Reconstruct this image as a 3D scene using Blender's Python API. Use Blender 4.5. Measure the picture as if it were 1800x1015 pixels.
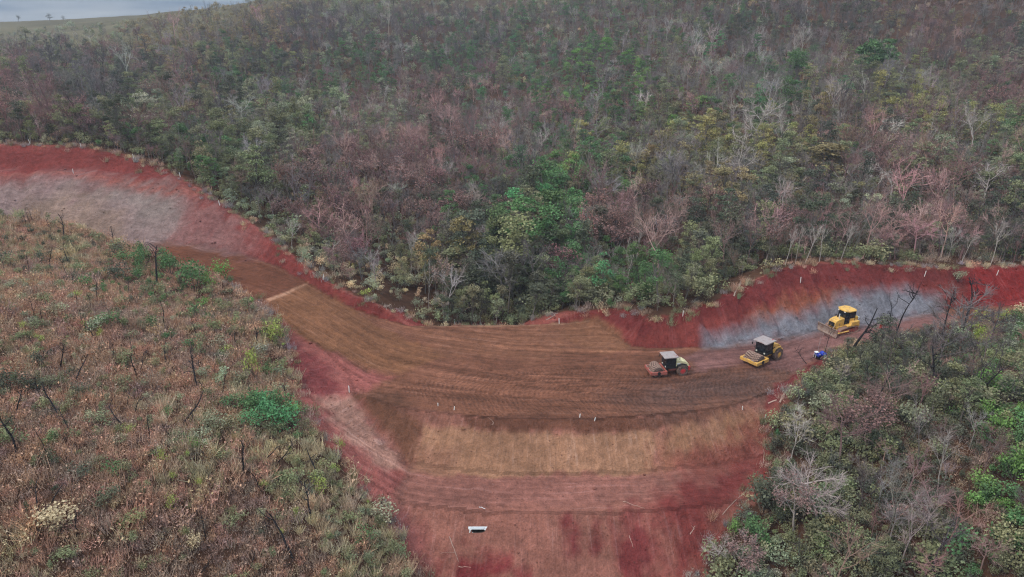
import bpy, bmesh, math, random
import numpy as np
from mathutils import Vector, Matrix, Euler

for o in list(bpy.data.objects):
    bpy.data.objects.remove(o, do_unlink=True)
scene = bpy.context.scene
COL = scene.collection
RAD = math.radians

# ------------------------------------------------------------------ camera, sky, sun, exposure
FOC, PW, PH = 1200.0, 1800.0, 1015.0          # focal length and size of the photograph in its pixels
PITCH, CAMZ = RAD(21.3), 47.0                 # drone: 47 m above the fill platform (z = 0)
cd = bpy.data.cameras.new('camera')
cd.sensor_width = 36.0
cd.lens = 36.0 * FOC / PW
cd.clip_start, cd.clip_end = 1.0, 9000.0
cam = bpy.data.objects.new('camera', cd)
COL.objects.link(cam)
cam.location = (0, 0, CAMZ)
cam.rotation_euler = (RAD(90) - PITCH, 0, 0)
scene.camera = cam

SUN_ELEV, SUN_AZ = RAD(50), RAD(242)          # weak sun behind thin cloud, from the left and behind the camera
world = bpy.data.worlds.new('World')
scene.world = world
world.use_nodes = True
wt = world.node_tree
wt.nodes.clear()
w_out = wt.nodes.new('ShaderNodeOutputWorld')
w_bg = wt.nodes.new('ShaderNodeBackground')
w_sky = wt.nodes.new('ShaderNodeTexSky')
w_sky.sky_type = 'NISHITA'
w_sky.sun_disc = False
w_sky.sun_elevation = SUN_ELEV
w_sky.sun_rotation = SUN_AZ
w_sky.air_density, w_sky.dust_density, w_sky.ozone_density = 1.0, 2.0, 1.0
w_geo = wt.nodes.new('ShaderNodeTexCoord')
w_map = wt.nodes.new('ShaderNodeMapping')
w_map.inputs['Scale'].default_value = (2.6, 2.6, 22.0)
w_map.inputs['Location'].default_value = (0.35, 0.0, 0.2)
w_n = wt.nodes.new('ShaderNodeTexNoise')
w_n.inputs['Scale'].default_value = 1.7
w_n.inputs['Detail'].default_value = 3.0
w_n.inputs['Roughness'].default_value = 0.55
w_r = wt.nodes.new('ShaderNodeValToRGB')
w_r.color_ramp.elements[0].position = 0.36
w_r.color_ramp.elements[0].color = (3.2, 4.6, 6.6, 1)       # grey-blue cloud base
w_r.color_ramp.elements[1].position = 0.66
w_r.color_ramp.elements[1].color = (9.2, 10.0, 10.9, 1)    # thin bright cloud
w_mix = wt.nodes.new('ShaderNodeMix')
w_mix.data_type = 'RGBA'
w_mix.inputs[0].default_value = 0.88
wt.links.new(w_geo.outputs['Generated'], w_map.inputs['Vector'])
wt.links.new(w_map.outputs['Vector'], w_n.inputs['Vector'])
wt.links.new(w_n.outputs['Fac'], w_r.inputs['Fac'])
wt.links.new(w_sky.outputs['Color'], w_mix.inputs[6])
wt.links.new(w_r.outputs['Color'], w_mix.inputs[7])
# overcast sky: brighter towards the zenith (CIE overcast, 1 + 2 sin elevation)
w_sep = wt.nodes.new('ShaderNodeSeparateXYZ')
wt.links.new(w_geo.outputs['Generated'], w_sep.inputs[0])
w_up = wt.nodes.new('ShaderNodeMapRange')
w_up.inputs[1].default_value, w_up.inputs[2].default_value, w_up.inputs[3].default_value, w_up.inputs[4].default_value = 0.0, 1.0, 0.50, 2.0
wt.links.new(w_sep.outputs['Z'], w_up.inputs[0])
w_sc = wt.nodes.new('ShaderNodeVectorMath'); w_sc.operation = 'SCALE'
wt.links.new(w_mix.outputs[2], w_sc.inputs[0]); wt.links.new(w_up.outputs[0], w_sc.inputs[3])
wt.links.new(w_sc.outputs[0], w_bg.inputs['Color'])
wt.links.new(w_bg.outputs['Background'], w_out.inputs['Surface'])
w_bg.inputs['Strength'].default_value = 0.092

sd = bpy.data.lights.new('sun', 'SUN')
sd.energy, sd.angle, sd.color = 1.5, RAD(10), (1.0, 0.93, 0.84)
sun = bpy.data.objects.new('sun', sd)
COL.objects.link(sun)
sun_dir = Vector((math.sin(SUN_AZ) * math.cos(SUN_ELEV), math.cos(SUN_AZ) * math.cos(SUN_ELEV), math.sin(SUN_ELEV)))
sun.rotation_euler = sun_dir.to_track_quat('Z', 'Y').to_euler()

scene.view_settings.view_transform = 'Standard'
scene.view_settings.look = 'None'
scene.view_settings.exposure = 0.28
scene.view_settings.gamma = 1.0
scene.view_settings.use_curve_mapping = False
scene.render.engine = 'CYCLES'
cy = scene.cycles
cy.max_bounces, cy.diffuse_bounces, cy.glossy_bounces = 4, 3, 2
cy.transmission_bounces, cy.transparent_max_bounces, cy.volume_bounces = 3, 6, 0
cy.use_denoising = True
cy.denoiser = 'OPENIMAGEDENOISE'
cy.denoising_input_passes = 'RGB_ALBEDO_NORMAL'
cy.denoising_prefilter = 'NONE'
cy.use_adaptive_sampling = True
cy.adaptive_threshold = 0.012
cy.pixel_filter_type = 'BLACKMAN_HARRIS'
cy.filter_width = 1.2

# ------------------------------------------------------------------ pixel -> world helpers (used once, to lay the place out)
CP, SP = math.cos(PITCH), math.sin(PITCH)
def ray(px, py):
    d = np.array([(px - PW / 2), FOC * CP + (PH / 2 - py) * SP, -FOC * SP + (PH / 2 - py) * CP])
    return d / np.linalg.norm(d)
def at_z(px, py, z):
    d = ray(px, py); t = (z - CAMZ) / d[2]
    return np.array([d[0] * t, d[1] * t, z])
def at_y(px, py, y):
    d = ray(px, py); t = y / d[1]
    return np.array([d[0] * t, y, CAMZ + d[2] * t])
def project(P):
    P = np.asarray(P, float)
    x, y, z = P[..., 0], P[..., 1], P[..., 2] - CAMZ
    dep = y * CP - z * SP
    up = y * SP + z * CP
    dep = np.where(dep < 0.1, 0.1, dep)
    return PW / 2 + FOC * x / dep, PH / 2 - FOC * up / dep, dep

def lin(r, g, b, k=1.0):
    def f(c):
        c /= 255.0
        return c / 12.92 if c <= 0.04045 else ((c + 0.055) / 1.055) ** 2.4
    return np.array([f(r) * k, f(g) * k, f(b) * k])

# ------------------------------------------------------------------ numpy value noise
def _hash(ix, iy, s):
    h = (ix.astype(np.int64) * 374761393 + iy.astype(np.int64) * 668265263 + s * 1442695041) & 0x7fffffff
    h = ((h ^ (h >> 13)) * 1274126177) & 0x7fffffff
    return ((h ^ (h >> 16)) & 0xffff) / 65535.0
def vnoise(x, y, s=0):
    ix, iy = np.floor(x), np.floor(y)
    fx, fy = x - ix, y - iy
    fx, fy = fx * fx * (3 - 2 * fx), fy * fy * (3 - 2 * fy)
    a, b = _hash(ix, iy, s), _hash(ix + 1, iy, s)
    c, d = _hash(ix, iy + 1, s), _hash(ix + 1, iy + 1, s)
    return (a * (1 - fx) + b * fx) * (1 - fy) + (c * (1 - fx) + d * fx) * fy
def fbm(x, y, s=0, o=4):
    r, a, t = 0, 0.5, 0
    for i in range(o):
        r = r + a * vnoise(x, y, s + i); t += a; a *= 0.5; x = x * 2.03 + 7.1; y = y * 2.03 + 3.7
    return r / t * 2 - 1

# ------------------------------------------------------------------ the earthworks: a design polygon cut into / filled onto natural ground
far_px = [(-420, 400, 7.5), (-250, 402, 7), (-100, 404, 6.6), (0, 408, 6.5), (110, 410, 6.5), (210, 416, 6.3), (300, 425, 6.2), (400, 440, 6),
          (480, 466, 6), (540, 497, 5.5), (600, 533, 3.4), (660, 558, 1.3), (720, 572, .3), (820, 572, 0), (900, 572, 0), (1000, 568, 0),
          (1045, 562, 0.6), (1078, 588, 0.2), (1112, 611, 0), (1230, 612, 0), (1330, 598, 0), (1440, 580, 0), (1560, 562, .3), (1640, 547, .8),
          (1740, 533, 1.2), (1850, 520, 1.8), (2000, 506, 2.5), (2200, 492, 3.2)]
near_px = [(2000, 540, 2.5), (1850, 552, 1.8), (1740, 562, 1.2), (1640, 577, .8), (1560, 593, .3), (1490, 612, 0), (1440, 634, 0), (1395, 662, 0),
           (1350, 690, 0), (1290, 712, 0), (1200, 725, 0), (1100, 733, 0), (1000, 737, 0), (900, 737, 0), (800, 728, 0), (700, 714, 0), (625, 693, 0),
           (612, 655, 1.2), (570, 615, 2.8), (512, 570, 4.6), (462, 540, 6.0)]
FAR = np.array([at_z(*p) for p in far_px])
NEARR = np.array([at_z(*p) for p in near_px])
hd = np.array([-0.84, 0.54]); nrm = np.array([0.54, 0.84])
LN = [(-45.5, 104.5, 6.2)] + [tuple(FAR[i][:2] - nrm * 9.0) + (FAR[i][2],) for i in (6, 5, 4, 3, 2, 1, 0)]
POLY = np.vstack([FAR, NEARR, np.array(LN)])
NF = len(FAR)

def poly_near(P, A, B):
    """nearest point on the segments A->B: distance, index, z there, running length"""
    n = len(P)
    bd = np.full(n, 1e18); bi = np.zeros(n, int); bt = np.zeros(n)
    L = np.concatenate([[0], np.cumsum(np.linalg.norm((B - A)[:, :2], axis=1))])
    for i in range(len(A)):
        v = (B[i] - A[i])[:2]; w = P - A[i][:2]
        t = np.clip((w @ v) / max(v @ v, 1e-9), 0, 1)
        d = ((w - t[:, None] * v) ** 2).sum(1)
        m = d < bd
        bd[m] = d[m]; bi[m] = i; bt[m] = t[m]
    z = A[bi, 2] * (1 - bt) + B[bi, 2] * bt
    u = L[bi] + bt * (L[bi + 1] - L[bi])
    return np.sqrt(bd), bi, z, u
def in_poly(P, V):
    x, y = P[:, 0], P[:, 1]
    c = np.zeros(len(P), bool)
    j = len(V) - 1
    for i in range(len(V)):
        xi, yi, xj, yj = V[i][0], V[i][1], V[j][0], V[j][1]
        k = ((yi > y) != (yj > y)) & (x < (xj - xi) * (y - yi) / ((yj - yi) if yj != yi else 1e-9) + xi)
        c ^= k; j = i
    return c
PA, PB = POLY, np.roll(POLY, -1, axis=0)

def cut_rise(d, x):
    left = np.clip((-30 - x) / 15, 0, 1)
    s = 0.86 + 0.06 * left
    b0 = 11.0
    benched = np.where(d < b0, d, np.where(d < b0 + 2.6, b0 + (d - b0) * 0.12, d - 2.6 * 0.88))
    return s * (benched * left + d * (1 - left))
BERM0, BERM1, BERMH = 6.2, 12.4, 4.1
def fill_drop(d):
    return np.where(d < BERM0, d * BERMH / BERM0, np.where(d < BERM1, BERMH + (d - BERM0) * 0.04, BERMH + .25 + (d - BERM1) / 1.5))

def hit_fn(px, py, fn, t0=40, t1=330, n=1800):
    d = ray(px, py)
    t = np.linspace(t0, t1, n)
    P = np.array([0, 0, CAMZ]) + t[:, None] * d
    f = P[:, 2] - fn(P[:, 0], P[:, 1])
    k = np.where((f[:-1] > 0) & (f[1:] <= 0))[0]
    if len(k) == 0: return None
    k = k[0]; a = f[k] / (f[k] - f[k + 1])
    return P[k] * (1 - a) + P[k + 1] * a
def c_far(x, y):
    P = np.stack([x, y], 1)
    d, i, z, u = poly_near(P, FAR[:-1], FAR[1:])
    a, b = FAR[i], FAR[i + 1]
    side = (b[:, 0] - a[:, 0]) * (P[:, 1] - a[:, 1]) - (b[:, 1] - a[:, 1]) * (P[:, 0] - a[:, 0])
    return np.where(side > 0, z + cut_rise(d, x), -99)
def f_near(x, y):
    P = np.stack([x, y], 1)
    d, i, z, u = poly_near(P, NEARR[5:17], NEARR[6:18])
    return np.where(in_poly(P, POLY), z, z - fill_drop(d))

crest_l = [(-300, 252), (-150, 253), (0, 254), (60, 256), (150, 263), (240, 281), (310, 311), (385, 356), (430, 386), (470, 414), (520, 455), (565, 489), (620, 520), (680, 546)]
crest_r = [(1062, 546), (1092, 545), (1130, 558), (1155, 568), (1200, 552), (1245, 540), (1300, 510), (1330, 492), (1370, 476), (1420, 466), (1500, 462), (1600, 468), (1680, 470), (1800, 464), (1950, 458)]
CL = [hit_fn(px, py, c_far, 90, 260) for px, py in crest_l]
CR = [hit_fn(px, py, c_far, 90, 260) for px, py in crest_r]
fl = [(640, 728), (680, 775), (722, 832), (712, 890), (738, 960), (770, 1040)]
fr = [(1350, 735), (1342, 790), (1318, 850), (1280, 920), (1240, 980)]
FL = [hit_fn(px, py, f_near, 50, 140) for px, py in fl]
FR = [hit_fn(px, py, f_near, 50, 140) for px, py in fr]

cps = [p for p in CL + CR + FL + FR if p is not None]
cps += [at_z(*p) for p in [
    # scrub hill on the left
    (625, 690, .2), (515, 640, 3.0), (520, 700, 2.4), (580, 790, .4), (620, 860, -2.4), (690, 940, -5.2), (735, 1015, -7.6),
    (500, 575, 4.8), (430, 512, 6.8), (300, 462, 9.6), (200, 428, 11.6), (90, 405, 13.6), (0, 395, 14.6), (-150, 392, 16),
    (0, 500, 14.2), (0, 700, 12), (0, 1015, 7.5), (150, 850, 9), (250, 700, 8.4), (300, 560, 9.0), (150, 560, 12), (380, 620, 6.6), (300, 1015, 3.0), (400, 850, 4.0), (550, 1010, -2.4), (-250, 850, 13), (-300, 600, 17),
    # wooded side on the right
    (1372, 712, .0), (1400, 668, .2), (1470, 625, 0.2), (1560, 598, .6), (1640, 580, 1.0), (1760, 556, 1.6),
    (1420, 760, -1.2), (1600, 700, 1.5), (1790, 640, 4), (1420, 900, -5.0), (1600, 850, -2), (1790, 800, 3), (1320, 1015, -8.5), (1500, 1015, -6.0), (1790, 1015, -2), (2000, 800, 6), (2000, 620, 7)]]
# behind the fill: gully head, and the hillside beyond
cps += [np.array(p, float) for p in [
    (-12, 110, -3.2), (0, 112, -4.0), (4.5, 109.3, -.6), (8.5, 109.3, 0.2), (6, 113, -1.6), (-6, 122, -3.4), (2, 135, -2.4), (8, 150, -4.0), (14, 175, -2.5), (20, 210, .5), (26, 260, 5), (30, 330, 15),
    (0, 80, -9), (-2, 62, -15), (0, 45, -20), (0, 20, -26), (0, -40, -34), (60, -40, -16), (-60, -40, -10), (90, 20, 2), (-90, 20, 12), (-140, 60, 20), (150, 60, 14)]]
back = [  # px, py of the canopy, distance, canopy height
    (300, 272, 165, 2), (300, 200, 232, 5), (300, 110, 370, 5), (480, 360, 140, 4), (60, 228, 178, 2), (-150, 228, 180, 2), (600, 440, 128, 4), (600, 300, 180, 3), (600, 200, 265, 6), (600, 100, 400, 6), (600, 20, 540, 3),
    (60, 200, 215, 5), (60, 145, 290, 5), (60, 102, 400, 5), (180, 84, 440, 5), (120, 62, 640, 0), (30, 40, 950, 0), (170, 38, 850, 0), (-150, 110, 400, 5),
    (300, 27, 760, 1), (450, 6, 680, 1), (380, 60, 480, 3), (750, 470, 122, 6), (780, 350, 160, 5), (700, 250, 205, 5), (860, 210, 280, 7), (1120, 250, 225, 6), (900, 100, 430, 7), (900, 0, 580, 5), (900, -60, 700, 5),
    (1050, 400, 145, 5), (1200, 450, 124, 7), (1200, 350, 150, 7), (1200, 250, 200, 7), (1200, 150, 280, 7), (1200, 60, 390, 6), (1200, -20, 500, 5),
    (1500, 400, 128, 7), (1500, 300, 165, 7), (1500, 200, 225, 7), (1500, 100, 320, 7), (1500, 0, 420, 6), (1500, -60, 480, 5),
    (1780, 400, 132, 7), (1780, 300, 165, 7), (1780, 200, 220, 7), (1780, 100, 300, 7), (1780, 0, 380, 6), (1780, -80, 470, 5), (2050, 250, 190, 7), (2050, 50, 330, 6), (-200, 200, 230, 5), (-200, 110, 360, 4)]
for px, py, Y, h in back:
    p = at_y(px, py, Y); p[2] -= h; cps.append(p)
cps += [np.array(p, float) for p in [(-700, 1500, 52), (0, 1300, 110), (700, 1200, 130), (1500, 900, 110), (-1500, 1200, 50), (-1500, 300, 40), (1500, 100, 60), (-1500, 2400, 52), (0, 2500, 120), (1500, 2400, 120), (-400, 0, 40), (400, 0, 40)]]
cps = np.array(cps)
SC = 100.0
def tps_k(r2): return 0.5 * r2 * np.log(r2 + 1e-12)
def tps_fit(C, z, lam):
    X = C / SC; n = len(X)
    r2 = ((X[:, None] - X[None]) ** 2).sum(2)
    K = tps_k(r2) + lam * np.eye(n)
    Pm = np.hstack([np.ones((n, 1)), X])
    M = np.zeros((n + 3, n + 3)); M[:n, :n] = K; M[:n, n:] = Pm; M[n:, :n] = Pm.T
    return X, np.linalg.solve(M, np.concatenate([z, np.zeros(3)]))
TX, TW = tps_fit(cps[:, :2], cps[:, 2], 0.0006)
def natural(x, y):
    P = np.stack([x, y], 1) / SC
    out = np.empty(len(P))
    for s in range(0, len(P), 20000):
        q = P[s:s + 20000]
        r2 = ((q[:, None] - TX[None]) ** 2).sum(2)
        out[s:s + 20000] = tps_k(r2) @ TW[:-3] + TW[-3] + q @ TW[-2:]
    return out
DX, DW = tps_fit(POLY[:, :2], POLY[:, 2], 0.0005)
def design(x, y):
    P = np.stack([x, y], 1) / SC
    r2 = ((P[:, None] - DX[None]) ** 2).sum(2)
    return tps_k(r2) @ DW[:-3] + DW[-3] + P @ DW[-2:]

def lines(lo, hi, a, b, s, g):
    c = list(np.arange(a, b, s))
    v, st = c[-1], s
    while v < hi: st = min(st * g, 45); v += st; c.append(v)
    v, st = c[0], s
    pre = []
    while v > lo: st = min(st * g, 45); v -= st; pre.append(v)
    return np.array(pre[::-1] + c)
GX = lines(-1150, 1150, -48, 62, 0.36, 1.035)
GY = lines(-60, 1450, 50, 122, 0.36, 1.03)
gx, gy = np.meshgrid(GX, GY)
vx, vy = gx.ravel(), gy.ravel()
VP = np.stack([vx, vy], 1)
pd, pi_, pz, pu = poly_near(VP, PA, PB)
inside = in_poly(VP, POLY)
zn = natural(vx, vy)
hill = np.clip((vy - 135) / 60, 0, 1) + np.clip((np.abs(vx) - 60) / 60, 0, 1) * 0.5
zn = zn + np.clip(hill, 0, 1) * (fbm(vx / 45, vy / 45, 11, 4) * 2.2)
zn = zn + fbm(vx / 6, vy / 6, 5, 3) * 0.18
zc, zf = pz + cut_rise(pd, vx), pz - fill_drop(pd)
zd = pz.copy()
zd[inside] = design(vx[inside], vy[inside])
edge = np.clip(pd / 2.5, 0, 1)
zd = np.where(inside, pz * (1 - edge) + zd * edge, zd)
zz = np.where(inside, zd, np.clip(zn, zf, zc))
is_cut = (~inside) & (zn > zc); is_fill = (~inside) & (zn < zf)
# tiny relief of worked soil
rough = fbm(vx / 1.3, vy / 1.3, 21, 3)
yc = np.interp(vx, [-130, -105, -80, -45, -20, 0, 22, 40, 53, 75, 110], [165, 150, 131, 108, 93, 88, 87, 90, 98, 106, 116])
wv = vy - yc
ruts = fbm(vx / 22, wv / 0.9, 31, 3)
gul = fbm(pu / 1.6, pd / 9.0, 41, 3)
zz = zz + np.where(inside, ruts * 0.11 + rough * 0.05, np.where(is_cut, (gul - .5 * np.abs(gul)) * 0.85 * np.clip(pd / 2, 0, 1) + rough * 0.34 + fbm(vx / .7, vy / .7, 22, 2) * .16, np.where(is_fill, gul * 0.20 + rough * 0.12, rough * 0.22)))
# wheel and drum tracks along the platform
TR = np.random.default_rng(3)
track = np.zeros(len(vx))
selp = np.where(inside & (vx > -36) & (vx < 62))[0]
for q in range(34):
    w0 = TR.uniform(-11, 13); sl_ = TR.normal() * (.05 if q % 2 else .16); ph = TR.random() * 6; am = TR.uniform(.2, 1.3); x0, x1 = sorted(TR.uniform(-36, 62, 2))
    if x1 - x0 < 18: x1 = x0 + 30
    for off in ((-.95, .95) if q % 3 else (0.,)):
        c_ = w0 + off + sl_ * vx[selp] + am * np.sin(vx[selp] / 14 + ph)
        d_ = np.abs(wv[selp] - c_); hw = .28 if q % 3 else .9
        k_ = np.exp(-(d_ / hw) ** 2) * np.clip((vx[selp] - x0) / 3, 0, 1) * np.clip((x1 - vx[selp]) / 3, 0, 1)
        track[selp] = np.where(k_ > np.abs(track[selp]), k_ * (1 if TR.random() < .8 else -1) * (1 if q % 3 else .5), track[selp])
zz = zz - np.clip(track, 0, 1) * .06
TER = zz.reshape(gx.shape)
def ground(x, y):
    x = np.atleast_1d(np.asarray(x, float)); y = np.atleast_1d(np.asarray(y, float))
    i = np.clip(np.searchsorted(GX, x) - 1, 0, len(GX) - 2); j = np.clip(np.searchsorted(GY, y) - 1, 0, len(GY) - 2)
    fx = np.clip((x - GX[i]) / (GX[i + 1] - GX[i]), 0, 1); fy = np.clip((y - GY[j]) / (GY[j + 1] - GY[j]), 0, 1)
    return (TER[j, i] * (1 - fx) + TER[j, i + 1] * fx) * (1 - fy) + (TER[j + 1, i] * (1 - fx) + TER[j + 1, i + 1] * fx) * fy
def gz(x, y): return float(ground(x, y)[0])
def hit(px, py, t1=900):
    """the place on the ground that this spot of the photograph shows"""
    p = hit_fn(px, py, ground, 30, 260, 1400)
    if p is None: p = hit_fn(px, py, ground, 240, 2500, 3000)
    return p

# ------------------------------------------------------------------ materials
MATS = {}
def nodes_of(name):
    m = bpy.data.materials.new(name); m.use_nodes = True
    m.node_tree.nodes.clear()
    return m, m.node_tree
def N(nt, t, **kw):
    n = nt.nodes.new(t)
    for k, v in kw.items():
        if k.startswith('_'): setattr(n, k[1:], v)
        else: n.inputs[k.replace('__', ' ')].default_value = v
    return n
def math_node(nt, op, a, b=None, clamp=False):
    n = nt.nodes.new('ShaderNodeMath'); n.operation = op; n.use_clamp = clamp
    for i, v in enumerate((a, b)):
        if v is None: continue
        if isinstance(v, (int, float)): n.inputs[i].default_value = v
        else: nt.links.new(v, n.inputs[i])
    return n.outputs[0]
def remap(nt, v, a, b, c, d):
    n = nt.nodes.new('ShaderNodeMapRange'); n.clamp = True
    nt.links.new(v, n.inputs[0])
    for i, q in enumerate((a, b, c, d)): n.inputs[i + 1].default_value = q
    return n.outputs[0]
def scale_col(nt, col, fac):
    n = nt.nodes.new('ShaderNodeVectorMath'); n.operation = 'SCALE'
    nt.links.new(col, n.inputs[0]); nt.links.new(fac, n.inputs[3])
    return n.outputs[0]
def mixc(nt, f, a, b):
    n = nt.nodes.new('ShaderNodeMix'); n.data_type = 'RGBA'
    if isinstance(f, (int, float)): n.inputs[0].default_value = f
    else: nt.links.new(f, n.inputs[0])
    for i, v in ((6, a), (7, b)):
        if isinstance(v, tuple): n.inputs[i].default_value = v if len(v) == 4 else v + (1,)
        else: nt.links.new(v, n.inputs[i])
    return n.outputs[2]

def paint(name, rgb, rough=0.6, dirt=0.0, dirt_rgb=(0.2, 0.1, 0.07), metal=0.0, grain=0.12, spec=0.3):
    """a painted / moulded surface with grain and clinging soil"""
    if name in MATS: return MATS[name]
    m, nt = nodes_of(name)
    out = N(nt, 'ShaderNodeOutputMaterial'); b = N(nt, 'ShaderNodeBsdfPrincipled')
    tc = N(nt, 'ShaderNodeTexCoord')
    n1 = N(nt, 'ShaderNodeTexNoise', Scale=3.0, Detail=6.0, Roughness=0.6)
    n2 = N(nt, 'ShaderNodeTexNoise', Scale=14.0, Detail=4.0, Roughness=0.6)
    nt.links.new(tc.outputs['Object'], n1.inputs['Vector']); nt.links.new(tc.outputs['Object'], n2.inputs['Vector'])
    rgbn = N(nt, 'ShaderNodeRGB'); rgbn.outputs[0].default_value = (*rgb, 1)
    c = scale_col(nt, rgbn.outputs[0], remap(nt, n2.outputs['Fac'], 0.3, 0.7, 1 - grain, 1 + grain))
    if dirt > 0:
        f = remap(nt, n1.outputs['Fac'], 0.62 - dirt * 0.5, 0.75 - dirt * 0.3, 0, 0.85)
        c = mixc(nt, f, c, tuple(dirt_rgb))
    nt.links.new(c, b.inputs['Base Color'])
    b.inputs['Roughness'].default_value = rough; b.inputs['Metallic'].default_value = metal
    b.inputs['Specular IOR Level'].default_value = spec
    nt.links.new(b.outputs[0], out.inputs[0])
    MATS[name] = m
    return m

def soil_material():
    m, nt = nodes_of('soil')
    out = N(nt, 'ShaderNodeOutputMaterial'); b = N(nt, 'ShaderNodeBsdfPrincipled')
    b.inputs['Roughness'].default_value = 0.95; b.inputs['Specular IOR Level'].default_value = 0.12
    col = N(nt, 'ShaderNodeAttribute', _attribute_name='soil')
    suv = N(nt, 'ShaderNodeAttribute', _attribute_name='suv')
    msk = N(nt, 'ShaderNodeAttribute', _attribute_name='mask')      # r: slope streaks, g: roller tread, b: worked soil
    sep = N(nt, 'ShaderNodeSeparateColor'); nt.links.new(msk.outputs['Color'], sep.inputs[0])
    tc = N(nt, 'ShaderNodeTexCoord')
    def noise(vec, sc, det, ro, mp=None):
        n = N(nt, 'ShaderNodeTexNoise', Scale=sc, Detail=det, Roughness=ro)
        if mp:
            q = N(nt, 'ShaderNodeMapping'); q.inputs['Scale'].default_value = mp
            nt.links.new(vec, q.inputs['Vector']); vec = q.outputs['Vector']
        nt.links.new(vec, n.inputs['Vector'])
        return n.outputs['Fac']
    ob = tc.outputs['Object']
    big = noise(ob, 0.16, 1, 0.6)
    mid = noise(ob, 0.9, 3, 0.7)
    fine = noise(ob, 6.0, 2, 0.7)
    # streaks: on slopes they run downhill (fine across u), on the flat along the travel of the machines
    st_s = noise(suv.outputs['Vector'], 1.0, 3, 0.7, (2.4, 0.16, 1))
    st_f = noise(suv.outputs['Vector'], 1.0, 4, 0.75, (0.06, 1.7, 1))
    mixs = N(nt, 'ShaderNodeMix'); nt.links.new(sep.outputs[0], mixs.inputs[0]); nt.links.new(st_f, mixs.inputs[2]); nt.links.new(st_s, mixs.inputs[3])
    streak = mixs.outputs[0]
    v = remap(nt, big, 0.3, 0.7, 0.86, 1.14)
    v = math_node(nt, 'MULTIPLY', v, remap(nt, mid, 0.25, 0.75, 0.66, 1.34))
    v = math_node(nt, 'MULTIPLY', v, remap(nt, fine, 0.25, 0.75, 0.74, 1.26))
    sk = math_node(nt, 'MULTIPLY', math_node(nt, 'SUBTRACT', streak, 0.5), math_node(nt, 'MULTIPLY', sep.outputs[2], remap(nt, sep.outputs[0], 0, 1, 1.15, .55)))
    v = math_node(nt, 'MULTIPLY', v, math_node(nt, 'ADD', sk, 1.0))
    c = scale_col(nt, col.outputs['Color'], v)
    # pale dry crust and loose clods on worked soil
    pale = math_node(nt, 'MULTIPLY', remap(nt, streak, 0.56, 0.72, 0, 0.4), sep.outputs[2])
    hs = N(nt, 'ShaderNodeHueSaturation', Saturation=0.72, Value=1.3); nt.links.new(c, hs.inputs['Color'])
    c = mixc(nt, pale, c, hs.outputs[0])
    vo = N(nt, 'ShaderNodeTexVoronoi', Scale=1.1, Randomness=1.0); nt.links.new(ob, vo.inputs['Vector'])
    clod = math_node(nt, 'MULTIPLY', remap(nt, vo.outputs['Distance'], 0.1, 0.17, 1, 0), math_node(nt, 'MULTIPLY', remap(nt, mid, 0.5, 0.56, 0, .7), sep.outputs[2]))
    c = mixc(nt, clod, c, (0.075, 0.028, 0.022))
    # tread: rows of pad prints, one lane of the drum beside the other, each lane set off against the next
    sx = N(nt, 'ShaderNodeSeparateXYZ'); nt.links.new(suv.outputs['Vector'], sx.inputs[0])
    yy = math_node(nt, 'ADD', sx.outputs[1], math_node(nt, 'MULTIPLY', math_node(nt, 'SUBTRACT', big, .5), 5.0))
    lane = math_node(nt, 'FLOOR', math_node(nt, 'DIVIDE', yy, 1.9))
    wn = N(nt, 'ShaderNodeTexWhiteNoise', _noise_dimensions='1D'); nt.links.new(lane, wn.inputs['W'])
    slope = math_node(nt, 'MULTIPLY', math_node(nt, 'SUBTRACT', wn.outputs['Value'], .35), 1.8)
    ph = math_node(nt, 'ADD', math_node(nt, 'ADD', sx.outputs[0], math_node(nt, 'MULTIPLY', slope, yy)), math_node(nt, 'MULTIPLY', mid, 0.9))
    w_ = math_node(nt, 'SINE', math_node(nt, 'MULTIPLY', ph, 9.4))
    rows = math_node(nt, 'SINE', math_node(nt, 'MULTIPLY', yy, 9.9))
    tr = math_node(nt, 'MULTIPLY', remap(nt, w_, -.2, .8, 0, 1), remap(nt, rows, -.9, .4, .35, 1))
    tr = math_node(nt, 'MULTIPLY', tr, remap(nt, st_f, .36, .6, .25, 1.0))
    tr = math_node(nt, 'MULTIPLY', tr, sep.outputs[1])
    c = scale_col(nt, c, math_node(nt, 'SUBTRACT', 1.08, math_node(nt, 'MULTIPLY', tr, 0.26)))
    nt.links.new(c, b.inputs['Base Color'])
    h = math_node(nt, 'MULTIPLY', mid, 0.28)
    h = math_node(nt, 'ADD', h, math_node(nt, 'MULTIPLY', streak, 0.12))
    h = math_node(nt, 'SUBTRACT', h, math_node(nt, 'MULTIPLY', tr, 0.10))
    bp = N(nt, 'ShaderNodeBump', Strength=1.0, Distance=1.5); nt.links.new(h, bp.inputs['Height'])
    nt.links.new(bp.outputs[0], b.inputs['Normal'])
    nt.links.new(b.outputs[0], out.inputs[0])
    return m
SOIL = soil_material()
def litter_material():
    m, nt = nodes_of('litter')
    out = N(nt, 'ShaderNodeOutputMaterial'); d = N(nt, 'ShaderNodeBsdfDiffuse')
    col = N(nt, 'ShaderNodeAttribute', _attribute_name='soil'); tc = N(nt, 'ShaderNodeTexCoord')
    n = N(nt, 'ShaderNodeTexNoise', Scale=0.9, Detail=3.0, Roughness=0.75); nt.links.new(tc.outputs['Object'], n.inputs['Vector'])
    c = scale_col(nt, col.outputs['Color'], remap(nt, n.outputs['Fac'], 0.25, 0.75, 0.6, 1.4))
    nt.links.new(c, d.inputs['Color']); nt.links.new(d.outputs[0], out.inputs[0])
    return m
LITTER_MAT = litter_material()

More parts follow.
